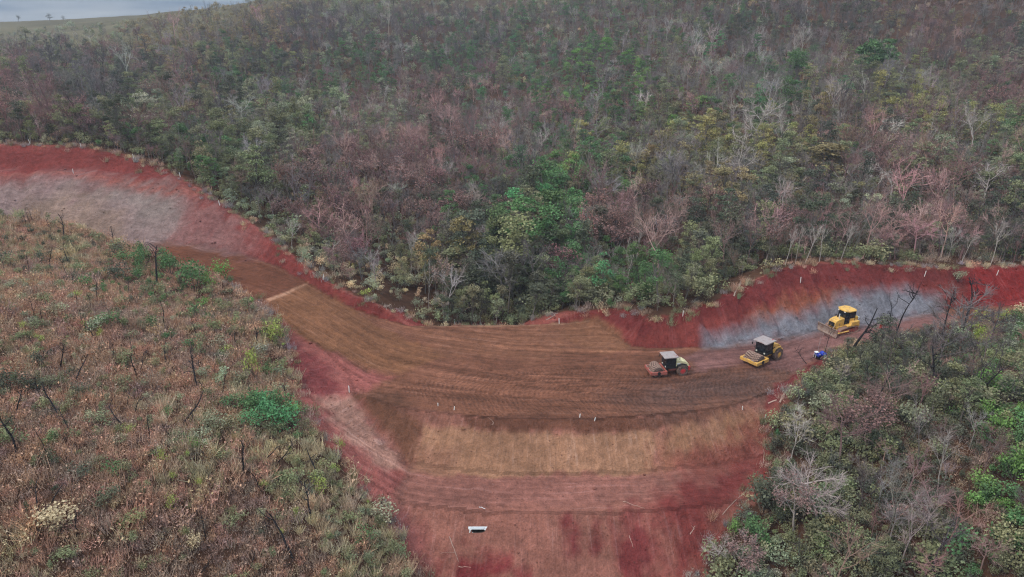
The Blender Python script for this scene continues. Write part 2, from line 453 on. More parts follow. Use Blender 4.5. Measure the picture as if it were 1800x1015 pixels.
def plant_material(name, attr, lo, hi, transl):
    """leaves / bark: colour of the single plant times the shade of the single leaf"""
    m, nt = nodes_of(name)
    out = N(nt, 'ShaderNodeOutputMaterial')
    a = N(nt, 'ShaderNodeAttribute', _attribute_type='INSTANCER', _attribute_name=attr)
    v = N(nt, 'ShaderNodeAttribute', _attribute_name='var')
    c = scale_col(nt, a.outputs['Vector'], remap(nt, v.outputs['Fac'], 0, 1, lo, hi))
    d = N(nt, 'ShaderNodeBsdfDiffuse'); nt.links.new(c, d.inputs['Color'])
    if transl:
        t = N(nt, 'ShaderNodeBsdfTranslucent'); nt.links.new(c, t.inputs['Color'])
        x = N(nt, 'ShaderNodeMixShader'); x.inputs[0].default_value = transl
        nt.links.new(d.outputs[0], x.inputs[1]); nt.links.new(t.outputs[0], x.inputs[2]); nt.links.new(x.outputs[0], out.inputs[0])
    else: nt.links.new(d.outputs[0], out.inputs[0])
    return m
LEAF = plant_material('leaf', 'tint', 0.55, 1.45, 0.22)
BARK = plant_material('bark', 'bark', 0.72, 1.28, 0)

# ------------------------------------------------------------------ soil colours by zone (the colour of the soil itself)
KL = 0.70
S = lambda r, g, b: lin(r, g, b, KL) * np.array([1.04, .98, .90])
LITTER = S(92, 68, 56)
soil = np.tile(LITTER, (len(vx), 1))
lit = fbm(vx / 5, vy / 5, 61, 4)
soil = soil * (1 + 0.3 * lit[:, None])
grassy = np.clip((vy - 440) / 60, 0, 1) * np.clip((-170 - vx) / 60, 0, 1)
soil = soil * (1 - grassy[:, None]) + S(116, 110, 88) * (1 + .5 * fbm(vx / 30, vy / 30, 66, 4))[:, None] * grassy[:, None]
far_scrub = np.clip((vy - 480) / 120, 0, 1) * (1 - grassy)
soil = soil * (1 - .7 * far_scrub[:, None]) + .7 * S(104, 92, 78) * far_scrub[:, None]
bare = inside | is_cut | is_fill
def blend(mask, c):
    global soil
    soil = soil * (1 - mask[:, None]) + c * mask[:, None]
RED, DRED = S(126, 60, 56), S(108, 46, 46)
blend(is_cut.astype(float), RED)
near_front = (vy < yc)
blend((is_fill & near_front).astype(float), S(150, 100, 88))
blend((is_fill & ~near_front).astype(float), S(128, 62, 58))
blend(inside.astype(float), S(132, 88, 70))

def to_plan(pts):
    out = []
    for p in pts:
        q = hit(*p)
        if q is not None: out.append(q[:2])
    return np.array(out)
wx = fbm(vx / 3.0, vy / 3.0, 71, 4); wy = fbm(vx / 3.0 + 40, vy / 3.0, 72, 4)
wx2 = fbm(vx / 0.9, vy / 0.9, 73, 3); wy2 = fbm(vx / 0.9 + 9, vy / 0.9, 74, 3)
EDGE1 = np.where(is_cut & (vx < -30), fbm(pu / 9, pd / .8, 77, 3), fbm(pu / .9, pd / 3.5, 75, 3)); EDGE2 = fbm(vx / .8, vy / .8, 76, 2)
def zone_mask(pts, feather, warp, plan=False):
    V = np.array(pts, float) if plan else to_plan(pts)
    lo, hi = V.min(0) - 8 - feather - warp, V.max(0) + 8 + feather + warp
    sel = np.where((vx > lo[0]) & (vx < hi[0]) & (vy > lo[1]) & (vy < hi[1]))[0]
    out = np.zeros(len(vx))
    if len(sel) == 0: return out
    P = VP[sel] + np.stack([wx[sel], wy[sel]], 1) * warp + np.stack([wx2[sel], wy2[sel]], 1) * warp * 0.45
    A = np.hstack([V, np.zeros((len(V), 1))]); B = np.roll(A, -1, axis=0)
    d = poly_near(P, A, B)[0]
    ins = in_poly(P, V)
    sdv = np.where(ins, d, -d) + (EDGE1[sel] * np.where(inside[sel], .5, 1.0) + EDGE2[sel] * .5) * warp * .8
    out[sel] = np.clip(sdv / (feather * .55) * 0.5 + 0.5, 0, 1)
    return out

# where the scrub has been stripped (outline of all bare soil, in plan)
strip_front = [(1500, 602), (1470, 618), (1466, 642), (1424, 662), (1392, 690), (1372, 715), (1348, 760), (1352, 800), (1346, 850), (1320, 890), (1290, 920), (1255, 962), (1225, 1015), (1205, 1120),
               (775, 1120), (740, 1015), (703, 940), (668, 890), (622, 842), (586, 790), (545, 740), (521, 700), (514, 640), (500, 580), (470, 548)]
SF = [hit(*p)[:2] for p in strip_front]
BC = [np.array(p, float) for p in [(-18.5, 106.8), (-13, 106.6), (-4, 106.4), (0.5, 108.0), (4, 108.8), (8, 108.2), (12, 107)]]
CLIP = [p[:2] + np.array([0.3, 0.7]) for p in CL] + BC + [p[:2] + np.array([0, 0.5]) for p in CR]
NR = [POLY[NF + i][:2] + np.array([.3, -1.0]) for i in range(0, 6)]
NL = [np.array(p[:2]) - nrm * 0.8 for p in LN]
STRIP = np.array([p for p in CLIP] + [np.array([140., 118.])] + NR + SF + NL)
stripped = in_poly(VP, STRIP) | bare
smask = zone_mask(STRIP, 0.9, 0.9, plan=True)
blend(smask * (~bare), S(144, 80, 72) * (1 + 0.18 * lit[:, None]))
blend(inside.astype(float) * 0.0, RED)

Z = [
 # ramp and left road
 ([(-200, 404), (210, 417), (400, 441), (540, 498), (470, 527), (400, 520), (100, 440), (-200, 425)], S(116, 72, 54), .4, .3),
 ([(470, 527), (540, 498), (620, 546), (720, 600), (790, 625), (700, 655), (600, 628), (505, 576)], S(136, 93, 68), 1.0, .8),
 ([(468, 526), (500, 514), (540, 496), (541, 500), (502, 519), (471, 531)], S(176, 132, 108), .3, .15),
 # left strip of stripped red ground
 ([(500, 577), (600, 632), (690, 664), (640, 690), (720, 830), (690, 890), (745, 1015), (650, 885), (520, 700), (505, 620)], S(158, 94, 88), 1.2, 1.0),
 ([(505, 590), (560, 640), (600, 690), (530, 700), (515, 650)], S(134, 68, 68), 1.5, 1.2),
 ([(558, 702), (616, 696), (726, 834), (680, 832), (620, 775)], S(172, 128, 114), 1.6, .9),
 ([(620, 690), (700, 690), (742, 745), (722, 832), (690, 790)], S(112, 76, 60), 1.6, .8),
 # front of the fill
 ([(742, 745), (820, 752), (900, 758), (1000, 758), (1080, 761), (1150, 753), (1150, 800), (1140, 830), (900, 840), (735, 828)], S(160, 119, 95), .5, .6),
 ([(1160, 752), (1240, 735), (1335, 725), (1345, 760), (1300, 795), (1230, 812), (1150, 826)], S(154, 112, 88), 1.8, 1.2),
 ([(735, 790), (800, 800), (800, 840), (735, 835)], S(150, 108, 88), 1.5, 1.2),
 ([(820, 733), (1150, 733), (1290, 711), (1335, 708), (1240, 738), (1150, 754), (1080, 762), (900, 759), (830, 750)], S(108, 71, 57), .5, .45),
 ([(690, 714), (800, 727), (820, 752), (742, 745)], S(130, 88, 76), 1.0, .8),
 ([(718, 834), (900, 842), (1140, 836), (1330, 800), (1300, 862), (1130, 886), (900, 890), (690, 888)], S(146, 98, 88), .8, .6),
 ([(1130, 890), (1200, 850), (1300, 800), (1342, 760), (1348, 860), (1250, 962), (1215, 1040), (1130, 1040), (1160, 950)], S(124, 60, 57), 4.0, 2.0),
 ([(1160, 800), (1230, 796), (1300, 785), (1345, 752), (1340, 800), (1200, 835)], S(136, 78, 68), 3.0, 1.6),
 ([(765, 1035), (790, 1000), (860, 975), (885, 990), (900, 972), (925, 1000), (960, 1035)], S(122, 52, 54), 1.6, 1.6),
 ([(995, 915), (1008, 912), (1020, 975), (1000, 985)], S(124, 60, 60), 1.2, 1.0),
 ([(1040, 905), (1056, 905), (1062, 960), (1044, 965)], S(124, 62, 60), 1.2, 1.0),
 ([(1085, 895), (1130, 893), (1165, 1040), (1090, 1040), (1078, 950)], S(124, 58, 58), 2.0, 1.6),
 ([(630, 880), (720, 890), (760, 960), (745, 1020), (700, 940)], S(148, 90, 84), 1.5, 1.0),
 # platform: wet grey patch, road to the right
 ([(1180, 668), (1320, 645), (1400, 640), (1365, 688), (1250, 714), (1150, 722), (1080, 700)], S(110, 82, 74), 6.0, 2.6),
 ([(1200, 625), (1330, 602), (1440, 585), (1560, 566), (1660, 550), (1690, 560), (1560, 590), (1440, 632), (1400, 655), (1320, 640), (1230, 655)], S(138, 99, 95), 1.2, 1.0),
 ([(1400, 655), (1440, 634), (1490, 612), (1500, 602), (1470, 618), (1462, 645), (1424, 662), (1385, 700), (1340, 720), (1350, 690)], S(120, 58, 57), .9, .9),
 # right cut
 ([(1045, 560), (1070, 548), (1155, 570), (1330, 493), (1400, 471), (1500, 464), (1700, 474), (1700, 498), (1500, 492), (1400, 500), (1330, 535), (1240, 570), (1130, 590)], S(118, 53, 52), 1.0, 1.0),
 ([(1330, 545), (1430, 507), (1500, 500), (1450, 540), (1350, 575), (1290, 575)], S(142, 84, 67), 1.2, 1.2),
 ([(1235, 588), (1300, 572), (1400, 556), (1470, 520), (1560, 509), (1645, 517), (1655, 548), (1560, 567), (1440, 584), (1330, 603), (1240, 612)], S(128, 128, 138), 2.2, .8),
 ([(1700, 478), (1800, 468), (1960, 465), (1960, 532), (1800, 540), (1700, 540)], S(132, 44, 43), .8, .8),
 # brown wedge of the fill against the red bank
 ([(1000, 565), (1045, 556), (1062, 566), (1115, 612), (1060, 625), (980, 590)], S(134, 92, 70), .6, .4),
 # left cut face
 ([(-250, 318), (130, 306), (250, 330), (320, 346), (410, 400), (425, 444), (300, 424), (100, 410), (-250, 400)], S(146, 124, 122), 5.0, 2.6),
 ([(-250, 365), (60, 345), (180, 342), (210, 405), (0, 398), (-250, 395)], S(150, 127, 116), 3.6, 2.6),
 ([(190, 340), (300, 338), (335, 385), (250, 388)], S(146, 132, 128), 6.0, 2.6),
 ([(330, 350), (380, 370), (460, 425), (450, 452), (400, 438), (310, 420)], S(136, 90, 88), 5.0, 2.5),
 ([(-250, 300), (130, 304), (300, 336), (400, 352), (400, 358), (300, 342), (130, 309), (-250, 306)], S(150, 92, 84), .4, .3),
]
for pts, c, f, w in Z: blend(zone_mask(pts, f, w) * (stripped | (smask > .3)), c)
wet = zone_mask([(700, 690), (760, 660), (900, 650), (1100, 640), (1180, 655), (1320, 640), (1400, 640), (1350, 692), (1200, 724), (1000, 735), (850, 732)], 2.5, 2.0)
blend(zone_mask([(720, 580), (1000, 575), (1100, 610), (1000, 630), (760, 625)], 2, 2.5) * .5, S(142, 98, 76))
back_lip = inside & (pd < .55) & (pi_ < NF) & (vx > -15) & (vx < 13)
blend(back_lip * .75, S(158, 120, 98))
blend(zone_mask([(-19, 104.5), (-14, 104.2), (-14, 107.5), (-20, 107.5)], .4, .4, plan=True) * (~inside), S(140, 66, 62))
tread = np.clip(wet, 0, 1) * inside
soil = soil * (1 - .32 * track)[:, None]

me_soil = np.clip(soil, 0.004, 0.8)
slope_m = ((~inside) & stripped & ((pd < BERM0) | (pd > BERM1) | is_cut)).astype(float)
berm = (is_fill & near_front & (pd >= BERM0 - .2) & (pd <= BERM1 + .2))
slope_m[berm] = 0
slope_m[is_cut & (vx < -30)] = 0.25     # the pale cut shows level beds of rock
onsl = (slope_m > .1)
u_c = np.where(onsl, pu, vx); v_c = np.where(onsl, pd, np.where(inside, wv, pd))
work = np.clip(smask + stripped, 0, 1)

# ------------------------------------------------------------------ ground sheets (one continuous grid, split by what the ground is)
ny, nx = gx.shape
idx = np.arange(ny * nx).reshape(ny, nx)
Q = np.stack([idx[:-1, :-1], idx[:-1, 1:], idx[1:, 1:], idx[1:, :-1]], -1).reshape(-1, 4)
cen = VP[Q].mean(1)
c_in = in_poly(cen, POLY); c_str = in_poly(cen, STRIP) | is_cut[Q[:, 0]] | is_fill[Q[:, 0]] | c_in
c_front = cen[:, 1] < np.interp(cen[:, 0], [-130, -45, -20, 22, 53, 110], [165, 108, 93, 87, 98, 116])
CULV = hit(840, 934)
hole = (np.abs(cen[:, 0] - CULV[0]) < 0.62) & (np.abs(cen[:, 1] - CULV[1] + .02) < 0.19)
kind = np.where(c_in, 1, np.where(~c_str, 0, np.where(c_front & is_fill[Q[:, 0]], 2, np.where(is_cut[Q[:, 0]] & (cen[:, 0] < 0), 3, np.where(is_cut[Q[:, 0]], 4, 5)))))
P3 = np.stack([vx, vy, zz], 1)
def ground_part(name, sel, label, cat=None):
    F = Q[sel & ~hole]
    used, inv = np.unique(F, return_inverse=True)
    me = bpy.data.meshes.new(name)
    me.from_pydata(P3[used].tolist(), [], inv.reshape(-1, 4).tolist())
    for an, arr in (('soil', np.hstack([me_soil[used], np.ones((len(used), 1))])), ('mask', np.stack([slope_m[used], tread[used], work[used], np.ones(len(used))], 1))):
        a = me.attributes.new(an, 'FLOAT_COLOR', 'POINT'); a.data.foreach_set('color', arr.astype(np.float32).ravel())
    a = me.attributes.new('suv', 'FLOAT_VECTOR', 'POINT'); a.data.foreach_set('vector', np.stack([u_c[used], v_c[used], np.zeros(len(used))], 1).astype(np.float32).ravel())
    me.polygons.foreach_set('use_smooth', np.ones(len(me.polygons), bool))
    me.materials.append(LITTER_MAT if name == 'terrain' else SOIL)
    o = bpy.data.objects.new(name, me); COL.objects.link(o)
    o['kind'] = 'structure'; o['label'] = label
    return o
ground_part('terrain', kind == 0, 'natural hillside ground under the burnt scrub and woodland')
ground_part('haul_road', kind == 1, 'compacted brown earth platform and haul road crossing the valley')
ground_part('fill_slope', kind == 2, 'benched earth fill slope with tan and red soil and a culvert')
ground_part('cut_slope_left', kind == 3, 'pale grey and red cut face above the road on the left')
ground_part('cut_slope_right', kind == 4, 'red cut face with a grey clay band behind the bulldozer')
ground_part('stripped_ground', kind == 5, 'red natural ground stripped of scrub along the edges of the fill')

# ------------------------------------------------------------------ plants
class Geo:
    def __init__(s): s.v, s.f, s.m, s.a, s.n = [], [], [], [], 0
    def add(s, V, F, mat, var):
        s.v.append(np.asarray(V, float)); s.f += [tuple(i + s.n for i in f) for f in F]
        s.m += [mat] * len(F); s.a += [var] * len(F); s.n += len(V)
    def tube(s, P, R, k, mat, var):
        P = np.asarray(P, float); V = []
        for i, p in enumerate(P):
            t = P[min(i + 1, len(P) - 1)] - P[max(i - 1, 0)]; t /= max(np.linalg.norm(t), 1e-6)
            a = np.cross(t, (0.31, 0.95, 0.1)); a /= max(np.linalg.norm(a), 1e-6); b = np.cross(t, a)
            for j in range(k):
                q = 2 * math.pi * j / k
                V.append(p + R[i] * (math.cos(q) * a + math.sin(q) * b))
        F = [(i * k + j, i * k + (j + 1) % k, (i + 1) * k + (j + 1) % k, (i + 1) * k + j) for i in range(len(P) - 1) for j in range(k)]
        F.append(tuple(range((len(P) - 1) * k, len(P) * k)))
        s.add(V, F, mat, var)
    def ribbons(s, A, B, w, mat, rng):
        """slim twigs or blades"""
        n = len(A); d = B - A; r = rng.normal(size=(n, 3)); a = np.cross(d, r); a /= np.linalg.norm(a, axis=1)[:, None] + 1e-9
        w = np.broadcast_to(np.asarray(w, float), (n,))[:, None]
        V = np.stack([A - a * w / 2, A + a * w / 2, B + a * w / 6, B - a * w / 6], 1).reshape(-1, 3)
        s.v.append(V); s.f += [(s.n + 4 * i, s.n + 4 * i + 1, s.n + 4 * i + 2, s.n + 4 * i + 3) for i in range(n)]
        s.m += [mat] * n; s.a += list(rng.random(n)); s.n += 4 * n
    def leaves(s, C, size, mat, rng, flat=0.5, var=None):
        n = len(C); nn = rng.normal(size=(n, 3)); nn[:, 2] = np.abs(nn[:, 2]) + flat; nn /= np.linalg.norm(nn, axis=1)[:, None]
        r = rng.normal(size=(n, 3)); a = np.cross(nn, r); a /= np.linalg.norm(a, axis=1)[:, None] + 1e-9; b = np.cross(nn, a)
        L = (np.broadcast_to(np.asarray(size, float), (n,)) * rng.uniform(.6, 1.4, n))[:, None]
        V = np.stack([C - a * L * .55, C - b * L * .34 , C + a * L * .55, C + b * L * .34], 1).reshape(-1, 3)
        s.v.append(V); s.f += [(s.n + 4 * i, s.n + 4 * i + 1, s.n + 4 * i + 2, s.n + 4 * i + 3) for i in range(n)]
        s.m += [mat] * n; s.a += list(rng.random(n) if var is None else var); s.n += 4 * n
    def mesh(s, name, mats):
        me = bpy.data.meshes.new(name)
        me.from_pydata(np.vstack(s.v).tolist(), [], s.f)
        for m in mats: me.materials.append(m)
        me.polygons.foreach_set('material_index', np.array(s.m, np.int32))
        a = me.attributes.new('var', 'FLOAT', 'FACE'); a.data.foreach_set('value', np.array(s.a, np.float32))
        return me

def wander(rng, p, d, L, n, bend, up=0.0):
    P = [np.array(p, float)]; d = np.array(d, float); d /= np.linalg.norm(d)
    for i in range(n):
        d = d + rng.normal(size=3) * bend + np.array([0, 0, up]); d /= np.linalg.norm(d)
        P.append(P[-1] + d * L / n)
    return np.array(P)
def point_on(P, t):
    k = t * (len(P) - 1); i = min(int(k), len(P) - 2)
    return P[i] + (P[i + 1] - P[i]) * (k - i)

def make_bare(seed, H=7.0, fork=0.45, spread=0.8, limbs=5, subs=6, twigs=9, leaf=0, r0=0.11, lean=0.05, tw=0.035, bend=.12):
    """leafless or scorched tree: trunk with limbs, crown of twigs (with dry leaves)"""
    rng = np.random.default_rng(seed); T, C = Geo(), Geo()
    tr = wander(rng, (0, 0, -0.3), (rng.normal() * lean, rng.normal() * lean, 1), H * 0.72, 6, 0.07)
    T.tube(tr, np.linspace(r0, r0 * .38, len(tr)), 5, 0, .5)
    A, B, LV = [], [], []
    for i in range(limbs):
        t = fork + (1 - fork) * (i + .5) / limbs
        p = point_on(tr, t); az = i * 2.4 + rng.random() * .8
        L = H * rng.uniform(.26, .46) * (1.15 - .35 * t)
        lb = wander(rng, p, (math.cos(az) * spread, math.sin(az) * spread, rng.uniform(.55, 1.0)), L, 4, bend, .06)
        T.tube(lb, np.linspace(r0 * .46, r0 * .16, len(lb)), 4, 0, .5 + .2 * rng.normal())
        for j in range(subs):
            q = point_on(lb, rng.uniform(.3, 1)); d = lb[-1] - lb[0]; d = d / np.linalg.norm(d) + rng.normal(size=3) * .55 + np.array([0, 0, .25])
            sb = wander(rng, q, d, H * rng.uniform(.11, .22), 3, .2, .03)
            C.tube(sb, np.linspace(r0 * .19, r0 * .09, len(sb)), 3, 0, rng.random())
            for k in range(twigs):
                a = point_on(sb, rng.uniform(.15, 1)); dd = sb[-1] - sb[0]; dd = dd / np.linalg.norm(dd) * .8 + rng.normal(size=3) * .6 + np.array([0, 0, .2])
                b = a + dd / np.linalg.norm(dd) * H * rng.uniform(.05, .12)
                A.append(a); B.append(b)
                for _ in range(leaf): LV.append(b + rng.normal(size=3) * .16 + (a - b) * rng.random())
    if A: C.ribbons(np.array(A), np.array(B), tw, 0, rng)
    if LV: C.leaves(np.array(LV), 0.17, 1, rng)
    return T, C

def make_leafy(seed, H=7.0, clumps=16, per=60, wide=0.34, size=0.21, base=.45, r0=.12, crown_w=.34, flat=.55, umbrella=0.0):
    rng = np.random.default_rng(seed); T, C = Geo(), Geo()
    tr = wander(rng, (0, 0, -.3), (rng.normal() * .06, rng.normal() * .06, 1), H * .8, 6, .06)
    T.tube(tr, np.linspace(r0, r0 * .3, len(tr)), 5, 0, .5)
    for i in range(clumps):
        t = base + (1 - base) * rng.random() ** .8
        az = rng.random() * 6.283; rr = H * crown_w * math.sqrt(rng.random()) * (1.0 - .55 * max(0, t - .6) / .4 * (1 - umbrella))
        c = np.array([math.cos(az) * rr, math.sin(az) * rr, H * t]) + point_on(tr, min(1, t * .9)) * np.array([1, 1, 0])
        p = point_on(tr, min(.95, max(.3, t * .85)))
        lb = np.array([p, (p + c) / 2 + rng.normal(size=3) * .15, c]); T.tube(lb, [r0 * .35, r0 * .22, r0 * .1], 3, 0, rng.random())
        R = H * wide * rng.uniform(.3, .62); n = int(per * rng.uniform(.7, 1.3))
        u = rng.normal(size=(n, 3)); u /= np.linalg.norm(u, axis=1)[:, None]; u *= (rng.random(n) ** .4)[:, None]
        u[:, 2] = np.abs(u[:, 2]) * .75 - .18
        tone = rng.uniform(-.25, .25)
        C.leaves(c + u * R, size, 1, rng, flat, np.clip(rng.random(n) * .7 + .15 + tone + u[:, 2] * .0, 0, 1))
    return T, C

def make_burnt(seed, H=5.0, limbs=4, r0=.08, lean=.1, twigs=5, sprout=0, bend=.13):
    rng = np.random.default_rng(seed); T, C = Geo(), Geo()
    tr = wander(rng, (0, 0, -.3), (rng.normal() * lean, rng.normal() * lean, 1), H, 7, bend * .7)
    T.tube(tr, np.linspace(r0, r0 * .3, len(tr)), 5, 0, .4)
    A, B = [], []
    for i in range(limbs):
        p = point_on(tr, rng.uniform(.4, .95)); az = rng.random() * 6.283
        lb = wander(rng, p, (math.cos(az), math.sin(az), rng.uniform(.3, 1.2)), H * rng.uniform(.15, .38), 4, .25, .08)
        C.tube(lb, np.linspace(r0 * .42, r0 * .14, len(lb)), 3, 0, rng.random())
        for k in range(twigs):
            a = point_on(lb, rng.uniform(.4, 1)); d = rng.normal(size=3) + np.array([0, 0, .5]); A.append(a); B.append(a + d / np.linalg.norm(d) * H * rng.uniform(.04, .11))
    if A: C.ribbons(np.array(A), np.array(B), .03, 0, rng)
    else: C.ribbons(tr[-1:], tr[-1:] + .4, .03, 0, rng)
    if sprout:
        P = np.array([point_on(tr, rng.uniform(.1, 1)) for _ in range(sprout)]) + rng.normal(size=(sprout, 3)) * .22
        C.leaves(P, .2, 1, rng)
    return T, C

def make_shrub(seed, H=1.6, W=1.0, n=170, size=.155, stems=7, lumps=6):
    if n < 280: n = int(n * 1.5)
    rng = np.random.default_rng(seed); T, C = Geo(), Geo()
    for i in range(stems):
        az = rng.random() * 6.28
        T.tube(wander(rng, (0, 0, -.1), (math.cos(az) * .7, math.sin(az) * .7, 1), H * rng.uniform(.6, .95), 3, .15), [.03, .024, .018, .01], 3, 0, rng.random())
    for i in range(lumps):
        az = rng.random() * 6.28; r = W * rng.uniform(.1, .75); c = np.array([math.cos(az) * r, math.sin(az) * r, H * rng.uniform(.35, .85)])
        k = n // lumps; u = rng.normal(size=(k, 3)); u /= np.linalg.norm(u, axis=1)[:, None]; u *= (rng.random(k) ** .45)[:, None]
        C.leaves(c + u * np.array([W * .5, W * .5, H * .28]), size, 1, rng, .4, np.clip(rng.random(k) * .7 + .15 + rng.uniform(-.22, .22), 0, 1))
    return T, C

def make_brush(seed, H=.9, W=.8, blades=70, leaf=50, w=.03, size=.12):
    """dry bracken and twigs"""
    rng = np.random.default_rng(seed); T, C = Geo(), Geo()
    a = np.concatenate([rng.normal(size=(blades, 2)) * W * .35, np.full((blades, 1), -.05)], 1)
    az = rng.random(blades) * 6.28; L = H * rng.uniform(.5, 1.1, blades); out = rng.uniform(.1, .75, blades)
    b = a + np.stack([np.cos(az) * L * out, np.sin(az) * L * out, L * np.sqrt(1 - (out * .8) ** 2)], 1)
    T.ribbons(a, b, w, 0, rng)
    t = rng.uniform(.3, 1, leaf); k = rng.integers(0, blades, leaf)
    C.leaves(a[k] + (b[k] - a[k]) * t[:, None] + rng.normal(size=(leaf, 3)) * .08, size, 1, rng, .3)
    return T, C

def join(T, C):
    G = Geo()
    for g in (T, C):
        if g.n == 0: continue
        G.v += g.v; G.f += [tuple(i + G.n for i in f) for f in g.f]; G.m += g.m; G.a += g.a; G.n += g.n
    return G

SPEC = {
 'bare': [('bare', dict(seed=s, H=h, fork=f, spread=sp, limbs=l, subs=sb, twigs=t, r0=r, tw=.03)) for s, h, f, sp, l, sb, t, r in
          [(1, 7, .4, .8, 6, 7, 10, .11), (2, 9, .58, .5, 5, 6, 9, .10), (3, 8.5, .5, .45, 6, 6, 9, .095), (4, 9.5, .64, .6, 5, 6, 10, .11), (5, 8, .45, .4, 5, 5, 8, .09), (6, 7.5, .62, 1.25, 7, 8, 11, .12)]],
 'scorched': [('bare', dict(seed=s, H=6.5, fork=f, spread=sp, limbs=l, subs=6, twigs=7, leaf=4)) for s, f, sp, l in
              [(11, .45, .8, 6), (12, .6, .5, 5), (13, .4, .9, 7), (14, .55, .5, 6)]],
 'burnt': [('burnt', dict(seed=s, H=5, limbs=l, lean=ln, sprout=sr, twigs=tg)) for s, l, ln, sr, tg in
           [(21, 3, .08, 0, 4), (22, 6, .18, 0, 6), (23, 4, .3, 0, 5), (24, 8, .1, 0, 9), (25, 2, .05, 14, 3), (26, 9, .12, 0, 12), (27, 5, .42, 0, 5)]],
 'leafy': [('leafy', dict(seed=s, H=7, clumps=c, per=int(p * 1.25), wide=w, crown_w=cw, base=b)) for s, c, p, w, cw, b in
           [(31, 18, 52, .26, .24, .4), (32, 24, 45, .22, .30, .5), (33, 14, 60, .26, .17, .3), (34, 22, 42, .19, .32, .62), (35, 16, 55, .26, .20, .25), (36, 28, 40, .18, .27, .35)]],
 'shrub': [('shrub', dict(seed=s, H=h, W=w, n=n, lumps=l)) for s, h, w, n, l in
           [(41, 1.6, 1.0, 190, 6), (42, 1.2, 1.1, 190, 7), (43, 2.1, .9, 220, 7), (44, 1.4, .8, 160, 4), (45, 1.8, 1.3, 260, 9)]],
 'brush': [('brush', dict(seed=s, H=h, W=w, blades=bl, leaf=lf)) for s, h, w, bl, lf in
           [(51, .9, .9, 70, 60), (52, .7, 1.1, 80, 70), (53, 1.1, .8, 60, 50), (54, .8, 1.0, 90, 30)]],
 'grass': [('brush', dict(seed=s, H=h, W=.5, blades=80, leaf=4, w=.035)) for s, h in [(61, .9), (62, .7), (63, 1.2)]],
}
MAKERS = {'bare': make_bare, 'leafy': make_leafy, 'burnt': make_burnt, 'shrub': make_shrub, 'brush': make_brush}
PROTO = {}
for kd, specs in SPEC.items():
    PROTO[kd] = []
    for i, (mk, kw) in enumerate(specs):
        T, C = MAKERS[mk](**kw)
        PROTO[kd].append((T.mesh('stem_' + kd, [BARK, LEAF]) if T.n else None, C.mesh('crown_' + kd, [BARK, LEAF]), join(T, C).mesh('plant_' + kd, [BARK, LEAF])))

# colours of plants (albedo)
PAL = {
 'pink': (.27, .165, .145), 'rose': (.255, .145, .125), 'grey': (.235, .20, .18), 'pale': (.36, .31, .27), 'purple': (.125, .105, .10), 'black': (.03, .027, .028),
 'dark': (.075, .078, .052), 'olive': (.15, .15, .08), 'green': (.075, .125, .052), 'bright': (.115, .19, .055), 'lime': (.23, .26, .07), 'yellow': (.24, .22, .085),
 'tan': (.36, .28, .17), 'rust': (.345, .205, .135), 'sage': (.20, .205, .13), 'teal': (.075, .175, .075), 'bronze': (.19, .15, .075), 'brown': (.275, .19, .14)}
VEG = []   # px, py, {(kind, colour): weight}, density
def vg(px, py, dens=1.0, **kw): VEG.append((px, py, dens, kw))
# notation: kind_colour=weight
vg(60, 110, scorched_rose=3, bare_pink=2, bare_purple=2, leafy_olive=2, leafy_dark=1)
vg(200, 130, bare_purple=4, burnt_black=1, scorched_rose=2, leafy_dark=2, leafy_olive=2)
vg(150, 60, .35, shrub_sage=3, bare_grey=1, shrub_olive=2)
vg(20, 50, .25, shrub_olive=1, shrub_sage=2)
vg(330, 100, bare_pink=2, leafy_olive=3, leafy_bronze=2, bare_grey=2)
vg(300, 50, .7, shrub_bronze=3, bare_pink=2, leafy_bronze=2, bare_purple=2)
vg(450, 30, .7, shrub_bronze=3, leafy_bronze=3, bare_pink=2, bare_purple=1)
vg(60, 200, scorched_rose=4, bare_pink=3, leafy_olive=2, leafy_dark=2)
vg(180, 180, leafy_dark=3, bare_purple=3, leafy_olive=2, scorched_rose=1, burnt_black=1)
vg(300, 200, leafy_olive=3, leafy_dark=2, bare_pink=2, leafy_sage=2, burnt_black=1)
vg(440, 130, leafy_green=3, leafy_dark=3, leafy_olive=2, bare_purple=2)
vg(560, 62, bare_purple=6, burnt_black=1, leafy_dark=2)
vg(740, 50, bare_purple=6, burnt_black=1, leafy_green=1)
vg(640, 20, .8, leafy_olive=3, bare_grey=3, shrub_sage=2)
vg(620, 120, leafy_green=4, leafy_dark=2, bare_grey=2, burnt_black=1)
vg(520, 190, leafy_olive=3, leafy_sage=2, bare_grey=2, leafy_green=2, burnt_black=1)
vg(820, 100, leafy_green=4, leafy_dark=2, bare_purple=1, bare_grey=1)
vg(1000, 60, leafy_olive=2, leafy_green=2, bare_grey=3, bare_purple=1)
vg(1040, 140, leafy_bright=2, leafy_green=4, leafy_dark=2, bare_grey=2)
vg(920, 130, leafy_green=4, leafy_teal=1, leafy_olive=2, bare_grey=1)
vg(760, 190, scorched_rose=4, bare_pink=2, leafy_dark=1)
vg(660, 230, leafy_olive=2, bare_grey=3, leafy_sage=2, bare_pink=2)
vg(820, 250, scorched_rose=4, bare_pink=4, leafy_dark=1)
vg(880, 220, bare_grey=4, bare_pink=3, leafy_green=1)
vg(980, 200, leafy_green=3, scorched_rose=2, leafy_bright=1, bare_grey=2)
vg(480, 270, leafy_olive=3, leafy_sage=3, bare_grey=2, leafy_dark=1)
vg(400, 300, leafy_olive=4, leafy_green=2, shrub_olive=2, bare_pink=1)
vg(690, 320, scorched_rose=5, bare_pink=4, bare_grey=1)
vg(590, 320, bare_pink=4, scorched_rose=2, bare_grey=2, leafy_olive=1)
vg(770, 390, scorched_rose=3, bare_pink=4, leafy_dark=1, bare_purple=1)
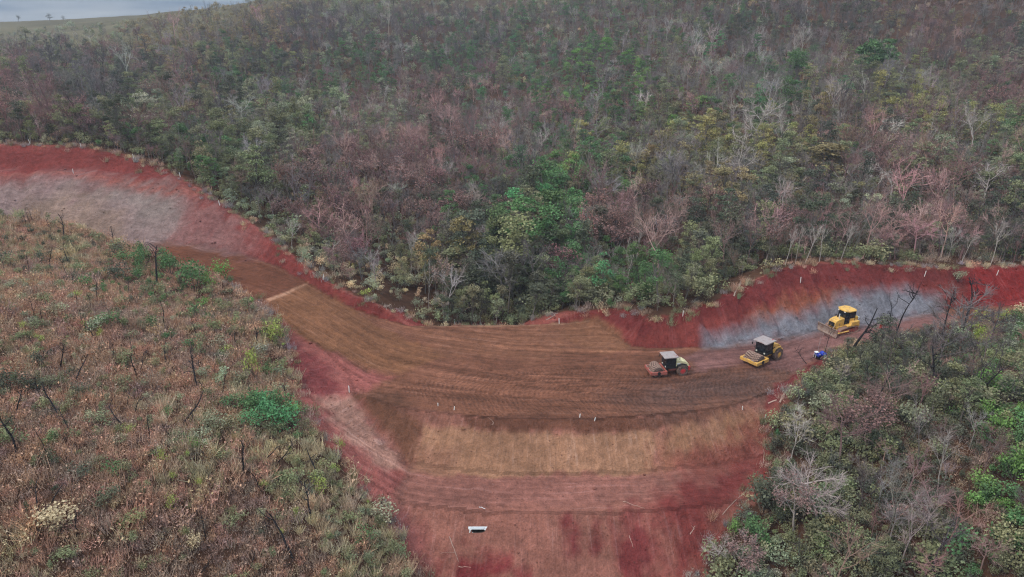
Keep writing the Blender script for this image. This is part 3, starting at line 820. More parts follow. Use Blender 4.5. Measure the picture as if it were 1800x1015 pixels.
vg(540, 390, .8, shrub_tan=2, scorched_rose=3, bare_pink=2, shrub_olive=3)
vg(470, 390, .6, shrub_lime=1, shrub_sage=4, shrub_olive=3, bare_grey=1)
vg(620, 450, .8, shrub_sage=3, scorched_rose=2, shrub_tan=2, leafy_olive=2, bare_pink=2)
vg(690, 510, .6, shrub_sage=4, shrub_tan=3, shrub_olive=2)
vg(640, 500, .6, shrub_sage=4, shrub_lime=2, shrub_tan=2)
vg(780, 470, leafy_olive=4, leafy_bronze=2, leafy_dark=2, bare_pink=1)
vg(860, 460, leafy_olive=3, leafy_dark=2, bare_pink=2, leafy_green=2)
vg(900, 530, shrub_olive=3, leafy_dark=3, leafy_olive=2)
vg(950, 420, leafy_green=4, leafy_olive=3, leafy_dark=1, leafy_teal=1)
vg(870, 380, leafy_dark=2, leafy_green=3, scorched_rose=2, bare_purple=2)
vg(1000, 340, leafy_green=3, leafy_olive=3, leafy_bright=1, bare_grey=1)
vg(930, 310, leafy_olive=2, bare_grey=2, leafy_green=2, bare_pink=2)
vg(1090, 300, leafy_yellow=2, leafy_olive=4, bare_grey=2, leafy_green=1)
vg(1100, 410, scorched_rose=4, bare_pink=4, bare_grey=1, leafy_dark=1)
vg(1200, 400, scorched_rose=3, bare_pink=4, leafy_dark=2, bare_grey=1)
vg(1120, 515, .9, shrub_green=2, shrub_olive=4, leafy_green=2, shrub_sage=1)
vg(1040, 500, leafy_olive=4, leafy_green=3, shrub_olive=2)
vg(1230, 500, leafy_olive=3, leafy_dark=2, shrub_olive=2, bare_pink=1)
vg(1250, 150, bare_grey=5, bare_pink=2, leafy_olive=2)
vg(1200, 90, bare_grey=4, leafy_olive=2, leafy_green=1)
vg(1350, 170, leafy_green=3, leafy_teal=1, bare_grey=2)
vg(1330, 220, bare_pale=2, bare_grey=2, leafy_green=2)
vg(1320, 60, bare_purple=3, leafy_dark=3, leafy_green=2, bare_grey=2)
vg(1480, 60, bare_purple=4, leafy_dark=3, burnt_black=1)
vg(1640, 35, .8, scorched_pink=3, scorched_rose=2, bare_purple=3, leafy_bronze=1)
vg(1770, 60, bare_purple=5, leafy_dark=2, burnt_black=1)
vg(1560, 150, leafy_olive=2, bare_grey=3, leafy_yellow=1)
vg(1460, 130, bare_grey=4, leafy_olive=2, bare_pink=1)
vg(1700, 140, leafy_olive=3, bare_pink=2, bare_purple=1, leafy_sage=2)
vg(1680, 110, bare_purple=2, bare_pink=2, leafy_olive=2)
vg(1760, 180, scorched_rose=3, leafy_olive=2, bare_pink=2)
vg(1450, 240, bare_purple=3, leafy_dark=3, leafy_bronze=2, bare_pink=2)
vg(1620, 230, leafy_yellow=3, leafy_olive=3, bare_pink=2)
vg(1560, 300, bare_pale=2, bare_pink=3, scorched_rose=3)
vg(1620, 330, bare_pink=3, scorched_rose=3, leafy_olive=2)
vg(1400, 300, leafy_bronze=3, leafy_yellow=2, leafy_olive=3, bare_grey=1)
vg(1250, 270, leafy_yellow=3, leafy_bronze=2, leafy_olive=3)
vg(1340, 340, leafy_sage=3, leafy_olive=3, bare_grey=3, leafy_bronze=1)
vg(1180, 310, leafy_olive=3, bare_grey=3, leafy_bronze=2)
vg(1700, 320, leafy_sage=3, leafy_olive=2, bare_pink=2, bare_grey=2)
vg(1780, 260, leafy_olive=3, leafy_green=2, leafy_yellow=1)
vg(1500, 400, bare_pink=4, bare_grey=4, leafy_dark=2, leafy_sage=1)
vg(1370, 420, bare_pink=4, scorched_rose=2, bare_purple=2, leafy_dark=2)
vg(1280, 430, leafy_dark=4, bare_purple=2, bare_pink=2, leafy_olive=1)
vg(1660, 420, bare_pink=4, scorched_rose=2, leafy_sage=2, leafy_dark=1)
vg(1780, 420, leafy_dark=3, bare_purple=2, bare_pink=2, leafy_olive=2)
vg(1450, 450, .8, shrub_olive=3, bare_pink=3, leafy_dark=2)
# scrub hill, left
vg(80, 430, brush_rust=3, shrub_olive=4, shrub_dark=2, grass_tan=2)
vg(250, 460, brush_rust=1, shrub_green=4, shrub_olive=4, shrub_dark=2)
vg(350, 490, brush_rust=1, shrub_green=5, shrub_olive=3, shrub_bright=1)
vg(450, 540, brush_rust=2, shrub_sage=3, shrub_olive=3, brush_brown=2)
vg(490, 620, brush_rust=2, shrub_sage=3, shrub_olive=3, shrub_lime=1, grass_tan=1)
vg(60, 520, brush_rust=5, brush_brown=3, shrub_sage=2, grass_tan=1, shrub_olive=1)
vg(220, 560, brush_rust=5, brush_brown=3, shrub_olive=2, shrub_sage=1)
vg(380, 600, brush_rust=6, brush_brown=2, shrub_olive=2, shrub_sage=1)
vg(60, 650, brush_rust=3, brush_brown=2, shrub_dark=2, shrub_olive=3, shrub_sage=1)
vg(250, 660, brush_rust=6, brush_brown=3, shrub_olive=2)
vg(420, 700, brush_rust=4, shrub_olive=2, shrub_green=2, brush_tan=2)
vg(200, 790, brush_rust=6, brush_brown=3, shrub_olive=1, brush_tan=1)
vg(60, 800, brush_rust=4, brush_brown=3, shrub_dark=2, shrub_olive=2)
vg(400, 820, brush_rust=5, brush_brown=4, grass_tan=2, shrub_olive=1)
vg(540, 820, .9, grass_tan=5, shrub_lime=1, shrub_olive=3, brush_tan=2)
vg(600, 880, .9, grass_tan=4, shrub_lime=1, shrub_olive=3, shrub_sage=2)
vg(100, 930, brush_rust=5, brush_tan=2, brush_brown=3)
vg(300, 930, brush_brown=5, brush_rust=4, shrub_olive=2, grass_tan=1)
vg(480, 960, brush_brown=5, brush_rust=4, shrub_olive=1, shrub_dark=1)
vg(640, 980, grass_tan=3, brush_rust=3, shrub_olive=3, shrub_sage=1)
# wooded side, right
vg(1500, 640, leafy_dark=2, shrub_olive=4, burnt_black=1, shrub_dark=3)
vg(1620, 640, bare_purple=3, shrub_dark=4, shrub_olive=2)
vg(1670, 590, bare_purple=4, shrub_dark=3, brush_brown=2)
vg(1740, 580, .9, shrub_sage=4, shrub_lime=2, shrub_green=1, brush_brown=2)
vg(1790, 620, shrub_sage=3, shrub_olive=3, shrub_green=2, bare_pink=1)
vg(1440, 700, shrub_sage=2, shrub_olive=4, shrub_dark=3, bare_pink=1)
vg(1570, 720, bare_pink=3, shrub_olive=3, shrub_dark=3, leafy_olive=1)
vg(1700, 720, shrub_dark=3, shrub_olive=4, leafy_olive=2, burnt_black=1)
vg(1780, 740, shrub_green=3, shrub_bright=1, leafy_green=2, shrub_olive=3)
vg(1420, 800, bare_pink=2, shrub_dark=3, shrub_olive=2)
vg(1520, 840, shrub_olive=3, shrub_dark=3, bare_pink=2)
vg(1660, 830, shrub_olive=4, shrub_dark=4, leafy_olive=1, brush_brown=1)
vg(1780, 860, shrub_green=3, shrub_bright=2, shrub_olive=3, leafy_green=1)
vg(1350, 920, shrub_dark=4, shrub_green=3, shrub_olive=2)
vg(1470, 950, shrub_dark=3, shrub_olive=4, bare_pink=1)
vg(1620, 950, shrub_olive=4, shrub_dark=3, bare_pink=1)
vg(1770, 970, shrub_olive=4, shrub_green=2, shrub_dark=2)
vg(1280, 990, shrub_sage=4, shrub_dark=2)

VPX = np.array([[v[0], v[1]] for v in VEG], float)
KEYS = sorted({k for v in VEG for k in v[3]})
VW = np.zeros((len(VEG), len(KEYS)))
for i, v in enumerate(VEG):
    for k, w in v[3].items(): VW[i, KEYS.index(k)] = w
    if v[1] < 545 and not (v[0] < 520 and v[1] > 400):      # the far woods: mostly bare, thin trees
        for k_ in range(len(KEYS)):
            if KEYS[k_].startswith('leafy'): VW[i, k_] *= .95
            if KEYS[k_].startswith('burnt'): VW[i, k_] *= 1.8
        VW[i, KEYS.index('bare_grey')] += VW[i].sum() * .10
    if v[0] > 1240 and v[1] > 560:
        VW[i, KEYS.index('bare_pink')] += VW[i].sum() * .14; VW[i, KEYS.index('bare_grey')] += VW[i].sum() * .12; VW[i, KEYS.index('bare_purple')] += VW[i].sum() * .14; VW[i, KEYS.index('brush_brown')] += VW[i].sum() * .2; VW[i, KEYS.index('shrub_sage')] *= .5
    VW[i] /= VW[i].sum()
VD = np.array([v[2] for v in VEG])
def veg_weights(px, py):
    m = np.array([1.0, 1.6])
    P = np.stack([px, py], 1) * m
    d2 = ((P[:, None] - (VPX * m)[None]) ** 2).sum(2)
    w = 1 / (d2 + 300) ** 2.2
    w /= w.sum(1)[:, None]
    return w @ VW, w @ VD

RNG = np.random.default_rng(7)
def jitter_grid(x0, x1, y0, y1, s):
    X, Y = np.meshgrid(np.arange(x0, x1, s), np.arange(y0, y1, s))
    X = X + RNG.uniform(-.5, .5, X.shape) * s; Y = Y + RNG.uniform(-.5, .5, Y.shape) * s
    return X.ravel(), Y.ravel()
def bare_soil_at(P):
    return in_poly(P, STRIP) | in_poly(P, POLY)
LOWK = {'shrub', 'brush', 'grass'}
cand = {k: [] for k in SPEC}        # rows: x, y, z, scale, variant, colour index, px, py, dep
COLN = sorted(PAL)
def scatter(x0, x1, y0, y1, s, only=None, hmul=1.0, dens=1.0, margin=0.6, flt=None):
    X, Y = jitter_grid(x0, x1, y0, y1, s)
    k = np.abs(X) < Y * 0.98 + 22
    X, Y = X[k], Y[k]
    if flt is not None:
        k = flt(X, Y); X, Y = X[k], Y[k]
    P = np.stack([X, Y], 1)
    k = ~bare_soil_at(P); X, Y, P = X[k], Y[k], P[k]
    A = np.vstack([STRIP, STRIP[:1]]); A = np.hstack([A, np.zeros((len(A), 1))])
    dist = poly_near(P, A[:-1], A[1:])[0]
    Zg = ground(X, Y)
    px, py, dep = project(np.stack([X, Y, Zg + 1.5], 1))
    k = (px > -170) & (px < 1970) & (py > -60) & (py < 1120)
    X, Y, Zg, px, py, dep, dist = X[k], Y[k], Zg[k], px[k], py[k], dep[k], dist[k]
    W, D = veg_weights(px + RNG.normal(size=len(px)) * 14, py + RNG.normal(size=len(px)) * 8)
    patch = fbm(X / 9, Y / 9, 90, 3)
    keep = RNG.random(len(X)) < D * dens * (1 + .35 * patch)
    gr_ = (Y > 455) & (X < -195); keep &= ~(gr_ & (RNG.random(len(X)) < .72))
    if only is not None:
        cols = np.array([q.split('_')[0] in only for q in KEYS]); W = W * cols
        tot = W.sum(1); keep &= tot > 1e-6
        keep &= RNG.random(len(X)) < (np.clip(tot * 1.5, .12, 1) if 'leafy' in only else np.clip(tot * 1.6 + .4, 0, 1)); W = W / (tot[:, None] + 1e-9)
    # colours of one kind cluster together
    cum = np.cumsum(W, 1)
    r = np.clip(.5 + .5 * fbm(X / 8, Y / 8, 95, 2) * 1.5 + RNG.normal(size=len(X)) * .2, .002, .998)
    r = np.where(RNG.random(len(X)) < .38, RNG.uniform(.002, .998, len(X)), r)
    ki = (cum < r[:, None]).sum(1).clip(0, len(KEYS) - 1)
    for i in np.where(keep)[0]:
        kd, cn = KEYS[ki[i]].split('_')
        near = dist[i] < (0.5 if kd in LOWK else 1.6)
        if near: continue
        sc = float(np.clip(RNG.lognormal(-.05, .34), .5, 2.1)) * hmul
        if kd not in LOWK and 105 < Y[i] < 230: sc *= 1 + .32 * math.exp(-((X[i] - np.interp(Y[i], [110, 150, 175, 210], [-3, 8, 14, 20])) / 13) ** 2)
        if kd not in LOWK and dist[i] < 5: sc *= .62
        cand[kd].append((X[i], Y[i], Zg[i], sc, RNG.integers(len(SPEC[kd])), COLN.index(cn), px[i], py[i], dep[i]))
in_left = lambda X, Y: (X < -5) & (Y < np.interp(X, [-160, -106, -80, -55, -40, -20], [150, 132, 127, 112, 98, 82]))
in_right = lambda X, Y: (X > 10) & (Y < np.interp(X, [20, 35, 45, 70, 110, 140], [76, 80, 90, 101, 106, 108]))
backf = lambda X, Y: ~in_left(X, Y) & ~in_right(X, Y)
TREES = {'bare', 'scorched', 'burnt', 'leafy'}
scatter(-190, 190, 98, 200, 2.3, TREES, 0.86, .95, flt=backf)
scatter(-190, 190, 98, 200, 1.9, LOWK, 1.2, .85, flt=backf)
scatter(-340, 340, 200, 320, 3.1, TREES, 0.9, .95)
scatter(-340, 340, 200, 320, 3.4, LOWK, 1.7, .9)
scatter(-560, 560, 320, 560, 4.4, TREES, 1.0, .9)
scatter(-700, 560, 320, 760, 5.0, LOWK, 2.0, .9)
scatter(-170, 0, 25, 150, 0.82, {'brush', 'grass'}, 1.0, 1.0, flt=in_left)
scatter(-170, 0, 25, 150, 1.5, {'shrub'}, .7, .68, flt=in_left)
scatter(0, 170, 25, 112, .92, {'shrub', 'brush', 'grass'}, .95, 1.0, flt=in_right)
scatter(0, 170, 25, 112, 2.1, {'bare', 'leafy', 'burnt'}, .6, .9, flt=in_right)

# pushed-over brush along the rims of the stripped ground
EDGE = np.vstack([STRIP, STRIP[:1]])
for a_, b_ in zip(EDGE[:-1], EDGE[1:]):
    L_ = np.linalg.norm(b_ - a_)
    for q in range(int(L_ * 1.5)):
        p_ = a_ + (b_ - a_) * RNG.random() + RNG.normal(size=2) * .75
        if abs(p_[0]) > 125 or (p_[1] > 95 and -16 < p_[0] < 12 and p_[1] < 104.6): continue
        z_ = gz(*p_); px_, py_, dep_ = project(np.array([p_[0], p_[1], z_]))
        kd = 'brush' if RNG.random() < .75 else 'grass'
        cand[kd].append((p_[0], p_[1], z_, RNG.uniform(.6, 1.25), RNG.integers(len(SPEC[kd])), COLN.index(RNG.choice(['tan', 'brown', 'grey', 'rust', 'olive'])), float(px_), float(py_), float(dep_)))

# more charred stems over the scrub hill
BX, BY = jitter_grid(-110, -12, 40, 128, 5.2)
for x_, y_ in zip(BX, BY):
    if not in_left(np.array([x_]), np.array([y_]))[0] or bare_soil_at(np.array([[x_, y_]]))[0] or RNG.random() < .3: continue
    z_ = gz(x_, y_); px_, py_, dep_ = project(np.array([x_, y_, z_]))
    cand['burnt'].append((x_, y_, z_, RNG.uniform(.35, .75), RNG.integers(len(SPEC['burnt'])), COLN.index('black'), float(px_), float(py_), float(dep_)))

def plant_colours(kd, cn):
    """(leaf colour, bark colour) of one plant"""
    c = np.minimum(np.array(PAL[cn]) * (1.3 if kd == 'scorched' else 1.7), .62); j = RNG.uniform(.78, 1.22) * (1 + RNG.normal(size=3) * .05)
    if kd in ('leafy',): return c * j, np.array((.20, .17, .145)) * RNG.uniform(.5, 1.3)
    if kd == 'shrub': return c * j, np.array((.13, .105, .085))
    if kd == 'scorched': return c * j, (np.array((.30, .25, .22)) if RNG.random() < .5 else np.array((.12, .10, .09))) * RNG.uniform(.7, 1.2)
    if kd == 'burnt': return np.array(PAL['olive']) * j, np.array(PAL['black']) * RNG.uniform(.8, 1.8)
    if kd in ('brush', 'grass'): return c * j, c * j * np.array((.95, .97, 1.0))
    c = c * .62                                              # bare twigs
    return c * j, c * j * (RNG.uniform(.7, 1.1) if RNG.random() < .8 else 1.8)

# ------------------------------------------------------------------ mesh helpers for made things
def link(o, parent=None):
    COL.objects.link(o)
    if parent is not None: o.parent = parent
    return o
def thing(name, label, cat, loc=(0, 0, 0), rot=(0, 0, 0), group=None):
    o = bpy.data.objects.new(name, None); o.empty_display_size = .5
    link(o); o.location = loc; o.rotation_euler = rot
    o['label'] = label; o['category'] = cat
    if group: o['group'] = group
    return o
class MB:
    def __init__(s): s.bm = bmesh.new()
    def box(s, c, d, rot=None, bev=0.0, taper=None):
        r = bmesh.ops.create_cube(s.bm, size=1.0); vs = r['verts']
        for v in vs:
            k = 1.0
            if taper and v.co.z > 0: v.co.x *= taper[0]; v.co.y *= taper[1]
            v.co = Vector((v.co.x * d[0], v.co.y * d[1], v.co.z * d[2]))
        if bev: 
            es = list({e for v in vs for e in v.link_edges})
            vs = list({v for f in bmesh.ops.bevel(s.bm, geom=es, offset=bev, segments=2, affect='EDGES', profile=.6)['faces'] for v in f.verts} | {v for v in vs if v.is_valid})
        M = Matrix.Translation(c) @ (Euler(rot).to_matrix().to_4x4() if rot else Matrix())
        bmesh.ops.transform(s.bm, matrix=M, verts=vs)
        return s
    def prism(s, prof, y0, y1, bev=0.0):
        """profile in x,z pushed along y"""
        a = [s.bm.verts.new((x, y0, z)) for x, z in prof]; b = [s.bm.verts.new((x, y1, z)) for x, z in prof]
        n = len(prof); fs = [s.bm.faces.new(a), s.bm.faces.new(b[::-1])]
        for i in range(n): fs.append(s.bm.faces.new((a[i], b[i], b[(i + 1) % n], a[(i + 1) % n])))
        bmesh.ops.recalc_face_normals(s.bm, faces=fs)
        if bev: bmesh.ops.bevel(s.bm, geom=list({e for f in fs for e in f.edges}), offset=bev, segments=2, affect='EDGES', profile=.6)
        return s
    def cyl(s, c, r, h, axis='Y', seg=20, r2=None, bev=0.0):
        q = bmesh.ops.create_cone(s.bm, cap_ends=True, segments=seg, radius1=r, radius2=r if r2 is None else r2, depth=h)
        R = {'Z': Matrix(), 'Y': Matrix.Rotation(RAD(90), 4, 'X'), 'X': Matrix.Rotation(RAD(90), 4, 'Y')}[axis]
        bmesh.ops.transform(s.bm, matrix=Matrix.Translation(c) @ R, verts=q['verts'])
        return s
    def ring(s, c, r0, r1, w, seg=24):
        """tyre-like ring round the y axis, rounded shoulders"""
        pr = [(r0, -w / 2), (r1 * .93, -w / 2), (r1, -w / 2 * .72), (r1, w / 2 * .72), (r1 * .93, w / 2), (r0, w / 2)]
        V = [[s.bm.verts.new((c[0] + math.cos(2 * math.pi * i / seg) * r, c[1] + y, c[2] + math.sin(2 * math.pi * i / seg) * r)) for r, y in pr] for i in range(seg)]
        for i in range(seg):
            for j in range(len(pr)):
                k = (j + 1) % len(pr)
                s.bm.faces.new((V[i][j], V[i][k], V[(i + 1) % seg][k], V[(i + 1) % seg][j]))
        return s
    def rod(s, a, b, r, seg=6, r2=None):
        a, b = Vector(a), Vector(b); d = b - a
        q = bmesh.ops.create_cone(s.bm, cap_ends=True, segments=seg, radius1=r, radius2=r if r2 is None else r2, depth=d.length)
        bmesh.ops.transform(s.bm, matrix=Matrix.Translation((a + b) / 2) @ d.to_track_quat('Z', 'Y').to_matrix().to_4x4(), verts=q['verts'])
        return s
    def sphere(s, c, r, sc=(1, 1, 1), seg=12):
        q = bmesh.ops.create_uvsphere(s.bm, u_segments=seg, v_segments=max(6, seg // 2), radius=r)
        bmesh.ops.transform(s.bm, matrix=Matrix.Translation(c) @ Matrix.Diagonal((*sc, 1)), verts=q['verts'])
        return s
    def build(s, name, mat, parent=None, smooth=False):
        bmesh.ops.recalc_face_normals(s.bm, faces=s.bm.faces)
        me = bpy.data.meshes.new(name); s.bm.to_mesh(me); s.bm.free()
        me.materials.append(mat)
        if smooth:
            for p in me.polygons: p.use_smooth = True
        return link(bpy.data.objects.new(name, me), parent)
def tag(o, label, cat, group=None):
    o['label'] = label; o['category'] = cat
    if group: o['group'] = group
    return o

MUD = (.19, .10, .072)
M_yel = paint('machine_yellow', (.72, .40, .085), .6, .30, (.36, .20, .12))
M_yel2 = paint('dozer_yellow', (.74, .43, .10), .6, .22, (.36, .20, .12))
M_cream = paint('cream_paint', (.72, .63, .36), .5, .12, MUD)
M_mred = paint('muddy_red_paint', (.42, .085, .06), .65, .45, (.30, .15, .12))
M_red = paint('red_paint', (.52, .05, .05), .5, .12, MUD)
M_blk = paint('black_parts', (.018, .018, .020), .55, .10, MUD)
M_glass = paint('dark_glass', (.012, .016, .022), .08, 0, spec=.6)
M_rub = paint('tyre_rubber', (.045, .038, .036), .9, .55, (.21, .13, .10))
M_mud = paint('mud_caked_steel', (.30, .19, .145), .95, .3, (.38, .25, .19), grain=.25)
M_drum = paint('drum_steel', (.07, .045, .038), .9, .3, (.16, .10, .08))
M_roofg = paint('dusty_grey_roof', (.36, .30, .28), .7, .25, (.28, .18, .16))
M_steel = paint('worn_steel', (.34, .25, .20), .6, .4, MUD)
M_white = paint('white_paint', (.78, .78, .75), .6, .08, (.4, .3, .25))
M_lamp = paint('lamp_glass', (.75, .72, .62), .3)
M_conc = paint('pale_concrete', (.66, .66, .64), .85, .10, (.35, .25, .2))
M_tunnel = paint('culvert_inside_shade', (.10, .075, .062), .95, .2, (.08, .045, .035))  # barrel walls coloured dark, shade of the deep opening put into the colour
M_stake = paint('white_stake_paint', (.80, .78, .72), .7, .04, (.5, .4, .35))
M_wood = paint('raw_wood', (.46, .31, .24), .85, .12, (.35, .16, .12))
M_wood2 = paint('weathered_wood', (.40, .29, .23), .9, .15, (.25, .13, .10))
M_blue = paint('blue_plastic', (.03, .06, .42), .4, .04, MUD)
M_lime = paint('lime_cloth', (.62, .68, .22), .9, .0)
M_orange = paint('red_orange_cloth', (.62, .05, .035), .9, .0)
M_skin = paint('skin', (.22, .11, .07), .6, .0)
M_boot = paint('boot_leather', (.10, .035, .03), .8, .0)

def face_road(px, py, hx, hy):
    p = hit(px, py); return (p[0], p[1], gz(p[0], p[1])), math.atan2(hy, hx)

# ------------------------------------------------------------------ soil compactors (drum in front, +x)
def compactor(name, label, loc, rz, frame, hood, rim, rear):
    t = thing(name, label, 'road roller', loc, (0, 0, rz))
    dr = MB().cyl((1.62, 0, .78), .70, 2.05, 'Y', 28).build('drum', M_drum, t, True)
    pads = MB()
    rows, cols = 16, 8
    for i in range(rows):
        for j in range(cols):
            y = (j - (cols - 1) / 2) * .255
            a = 2 * math.pi * (i + abs(j - 3.5) * .30) / rows
            pads.box((1.62 + math.cos(a) * .735, y, .78 + math.sin(a) * .735), (.12, .23, .17), (0, -a, 0))
    p = pads.build('drum_pads', M_mud, dr); p['kind'] = 'stuff'
    f = MB()
    f.box((2.72, 0, .74), (.24, 2.62, .42), bev=.03)
    for s in (-1, 1): f.box((1.62, s * 1.20, .70), (2.05, .22, .46), bev=.03)
    f.box((.52, 0, .74), (.26, 2.62, .5), bev=.03)
    fr_ = f.build('drum_frame', frame, t)
    for s in (-1, 1): MB().cyl((1.62, s * 1.33, .74), .26, .06, 'Y', 16).build('drum_hub', M_blk, fr_)
    [MB().box((2.74, s * .62, 1.0), (.1, .5, .10)).build('scraper', M_steel, fr_) for s in (-1, 1)]
    MB().box((.12, 0, .72), (.75, .62, .42), bev=.04).cyl((.15, 0, .95), .18, .5, 'Z', 12).build('articulation_joint', M_blk, t)
    ch = MB().box((-1.55, 0, .86), (2.9, 1.05, .5), bev=.04).build('chassis', frame, t)
    [MB().box((-.1, -.95, z), (.55, .35, .07)).build('step', M_blk, ch) for z in (.72, 1.0)]
    MB().box((-.3, 0, 1.22), (1.5, 1.7, .28), bev=.05).build('cab_floor', M_blk, t)
    cab = MB()
    for x in (-.98, .42):
        for y in (-.76, .76): cab.box((x, y, 2.02), (.09, .09, 1.5))
    cab.box((-.28, .76, 1.5), (1.4, .06, .35)).box((-.28, -.76, 1.5), (1.4, .06, .35)).box((-.98, 0, 1.55), (.06, 1.5, .45))
    cb = cab.build('cab_frame', M_blk, t)
    for x in (-.985, .425): MB().box((x, 0, 2.1), (.02, 1.44, 1.1)).build('window', M_glass, cb)
    for y in (-.765, .765): MB().box((-.28, y, 2.12), (1.32, .02, .98)).build('window', M_glass, cb)
    MB().box((-.45, 0, 1.62), (.5, .55, .5), bev=.06).box((-.68, 0, 2.0), (.14, .5, .55), bev=.05).build('seat', M_blk, cb)
    rf = MB().prism([(-1.28, 2.80), (.78, 2.80), (.86, 2.86), (.74, 2.95), (-1.22, 2.95), (-1.34, 2.86)], -1.02, 1.02, .03).build('roof', M_roofg, t)
    [MB().box((.62, s * .6, 2.74), (.12, .22, .12)).build('work_lamp', M_lamp, rf) for s in (-1, 1)]
    MB().sphere((-1.0, .6, 2.99), .07).build('beacon', M_red, rf)
    hd_ = MB().prism([(-1.06, 1.0), (-1.06, 2.18), (-1.5, 2.22), (-2.35, 2.02), (-2.95, 1.62), (-3.1, 1.28), (-3.1, .98), (-2.6, .9), (-1.4, .9)], -.70, .70, .05).build('hood', hood, t, False)
    for s in (-1, 1):
        MB().box((-2.25, s * .712, 1.55), (.75, .02, .34)).build('grille', M_blk if hood is not M_cream else M_cream, hd_)
        MB().box((-1.45, s * .712, 1.72), (.5, .016, .16)).build('decal', M_white if hood is M_cream else M_blk, hd_)
    MB().cyl((-1.75, .3, 2.32), .06, .42, 'Z', 10).build('exhaust_pipe', M_steel, hd_)
    MB().box((-3.05, 0, .92), (.34, 1.7, .62), bev=.06).build('counterweight', rear, t)
    for s in (-1, 1):
        w = MB().ring((-1.95, s * .98, .78), .40, .78, .58, 26)
        for i in range(22):
            a = 2 * math.pi * i / 22
            for q in (-1, 1): w.box((-1.95 + math.cos(a) * .775, s * .98 + q * .15, .78 + math.sin(a) * .775), (.07, .27, .11), (0, -a, q * .0))
        ty = w.build('tyre', M_rub, t)
        MB().cyl((-1.95, s * (.98 + .03), .78), .42, .46, 'Y', 20).build('rim', rim, ty)
        MB().cyl((-1.95, s * 1.27, .78), .15, .08, 'Y', 12).build('hub', rim, ty)
        MB().prism([(-2.85, 1.15), (-2.6, 1.62), (-1.95, 1.78), (-1.3, 1.62), (-1.05, 1.2), (-1.12, 1.18), (-1.36, 1.56), (-1.95, 1.71), (-2.55, 1.56), (-2.78, 1.13)], s * .66, s * 1.0).build('mudguard', M_blk if hood is M_cream else hood, t)
    MB().box((.1, -.83, 1.42), (.62, .03, .26)).build('number_plate', M_white, t)
    for s in (-1, 1):
        MB().rod((.5, s * .95, .95), (.5, s * .95, 1.9), .022).rod((.5, s * .95, 1.9), (-.1, s * .95, 1.9), .022).rod((-.1, s * .95, 1.9), (-.1, s * .95, .95), .022).build('handrail', M_blk, t)
        MB().box((.46, s * .6, 1.38), (.1, .2, .15)).build('headlamp', M_lamp, t)
        MB().rod((.45, s * .8, 2.5), (.75, s * 1.1, 2.45), .015).box((.78, s * 1.12, 2.35), (.04, .18, .3)).build('mirror', M_blk, t)
    return t
loc, rz = face_road(1171, 656, -.98, -.17)
compactor('road_roller', 'cream and red sheepsfoot roller parked on the brown platform, nearest machine', loc, rz, M_mred, M_cream, M_red, M_red)
loc, rz = face_road(1338, 634, -.81, -.58)
compactor('road_roller', 'all-yellow sheepsfoot roller between the cream roller and the bulldozer', loc, rz, M_yel, M_yel, M_yel, M_yel).scale = (1.14,) * 3

# ------------------------------------------------------------------ bulldozer
loc, rz = face_road(1478, 581, -.92, -.39)
dz = thing('bulldozer', 'yellow bulldozer with blade and octagonal cab roof beside the grey cut face', 'bulldozer', loc, (0, 0, rz))
dz.scale = (1.22,) * 3
for s in (-1, 1):
    y = s * 1.0
    path = [(-1.75, .38), (-1.62, .16), (-1.45, .06), (1.35, .06), (1.55, .16), (1.66, .42), (1.55, .70), (1.35, .84), (-.2, .98), (-1.35, .90), (-1.62, .70)]
    P = [Vector((x, 0, z)) for x, z in path]; L_ = [0]
    for i in range(len(P)): L_.append(L_[-1] + (P[(i + 1) % len(P)] - P[i]).length)
    tk = MB(); n_sh = 44
    for k in range(n_sh):
        q = L_[-1] * k / n_sh; i = max(j for j in range(len(P)) if L_[j] <= q); f_ = (q - L_[i]) / (L_[i + 1] - L_[i])
        a, b = P[i], P[(i + 1) % len(P)]; c = a.lerp(b, f_); ang = math.atan2((b - a).z, (b - a).x)
        tk.box((c.x, y, c.z), (L_[-1] / n_sh * .93, .58, .06), (0, -ang, 0)); nrm3 = Vector((math.sin(ang), 0, -math.cos(ang)))
        tk.box(Vector((c.x, y, c.z)) + nrm3 * .05, (.03, .58, .07), (0, -ang, 0))
    tr_ = tk.build('track', M_mud, dz)
    fr_ = MB().box((0, y, .42), (2.7, .3, .34), bev=.04).build('track_frame', M_mred, tr_)
    sp_ = MB().cyl((1.33, y, .45), .36, .4, 'Y', 16).cyl((-1.42, y, .47), .40, .36, 'Y', 16)
    for k in range(6): sp_.cyl((-1.0 + k * .4, y, .2), .13, .42, 'Y', 10)
    sp_.build('track_wheels', M_mred, tr_)
MB().box((.1, 0, .72), (3.0, 1.3, .55), bev=.05).build('hull', M_yel2, dz)
hd_ = MB().prism([(.35, .95), (.35, 2.05), (1.2, 1.98), (1.75, 1.82), (1.92, 1.55), (1.92, .9)], -.58, .58, .06).build('hood', M_yel2, dz)
MB().box((1.935, 0, 1.3), (.02, .9, .6)).build('radiator_grille', M_blk, hd_)
for s in (-1, 1): MB().box((1.15, s * .59, 1.35), (.9, .02, .4)).build('side_grille', M_yel, hd_)
MB().cyl((1.05, .25, 2.3), .055, .75, 'Z', 10).build('exhaust_pipe', M_white, hd_)
MB().cyl((.75, -.25, 2.15), .09, .3, 'Z', 12).build('air_intake', M_blk, hd_)
for s in (-1, 1): MB().prism([(-1.65, 1.05), (.35, 1.05), (.35, 1.18), (-.2, 1.2), (-.35, 1.62), (-1.65, 1.62)], s * .66, s * 1.27, .03).build('fender', M_yel2, dz)
cab = MB()
for x, y in [(.32, -.55), (.32, .55), (-.2, -.8), (-.2, .8), (-1.15, -.8), (-1.15, .8)]: cab.box((x, y, 2.15), (.09, .09, 1.7))
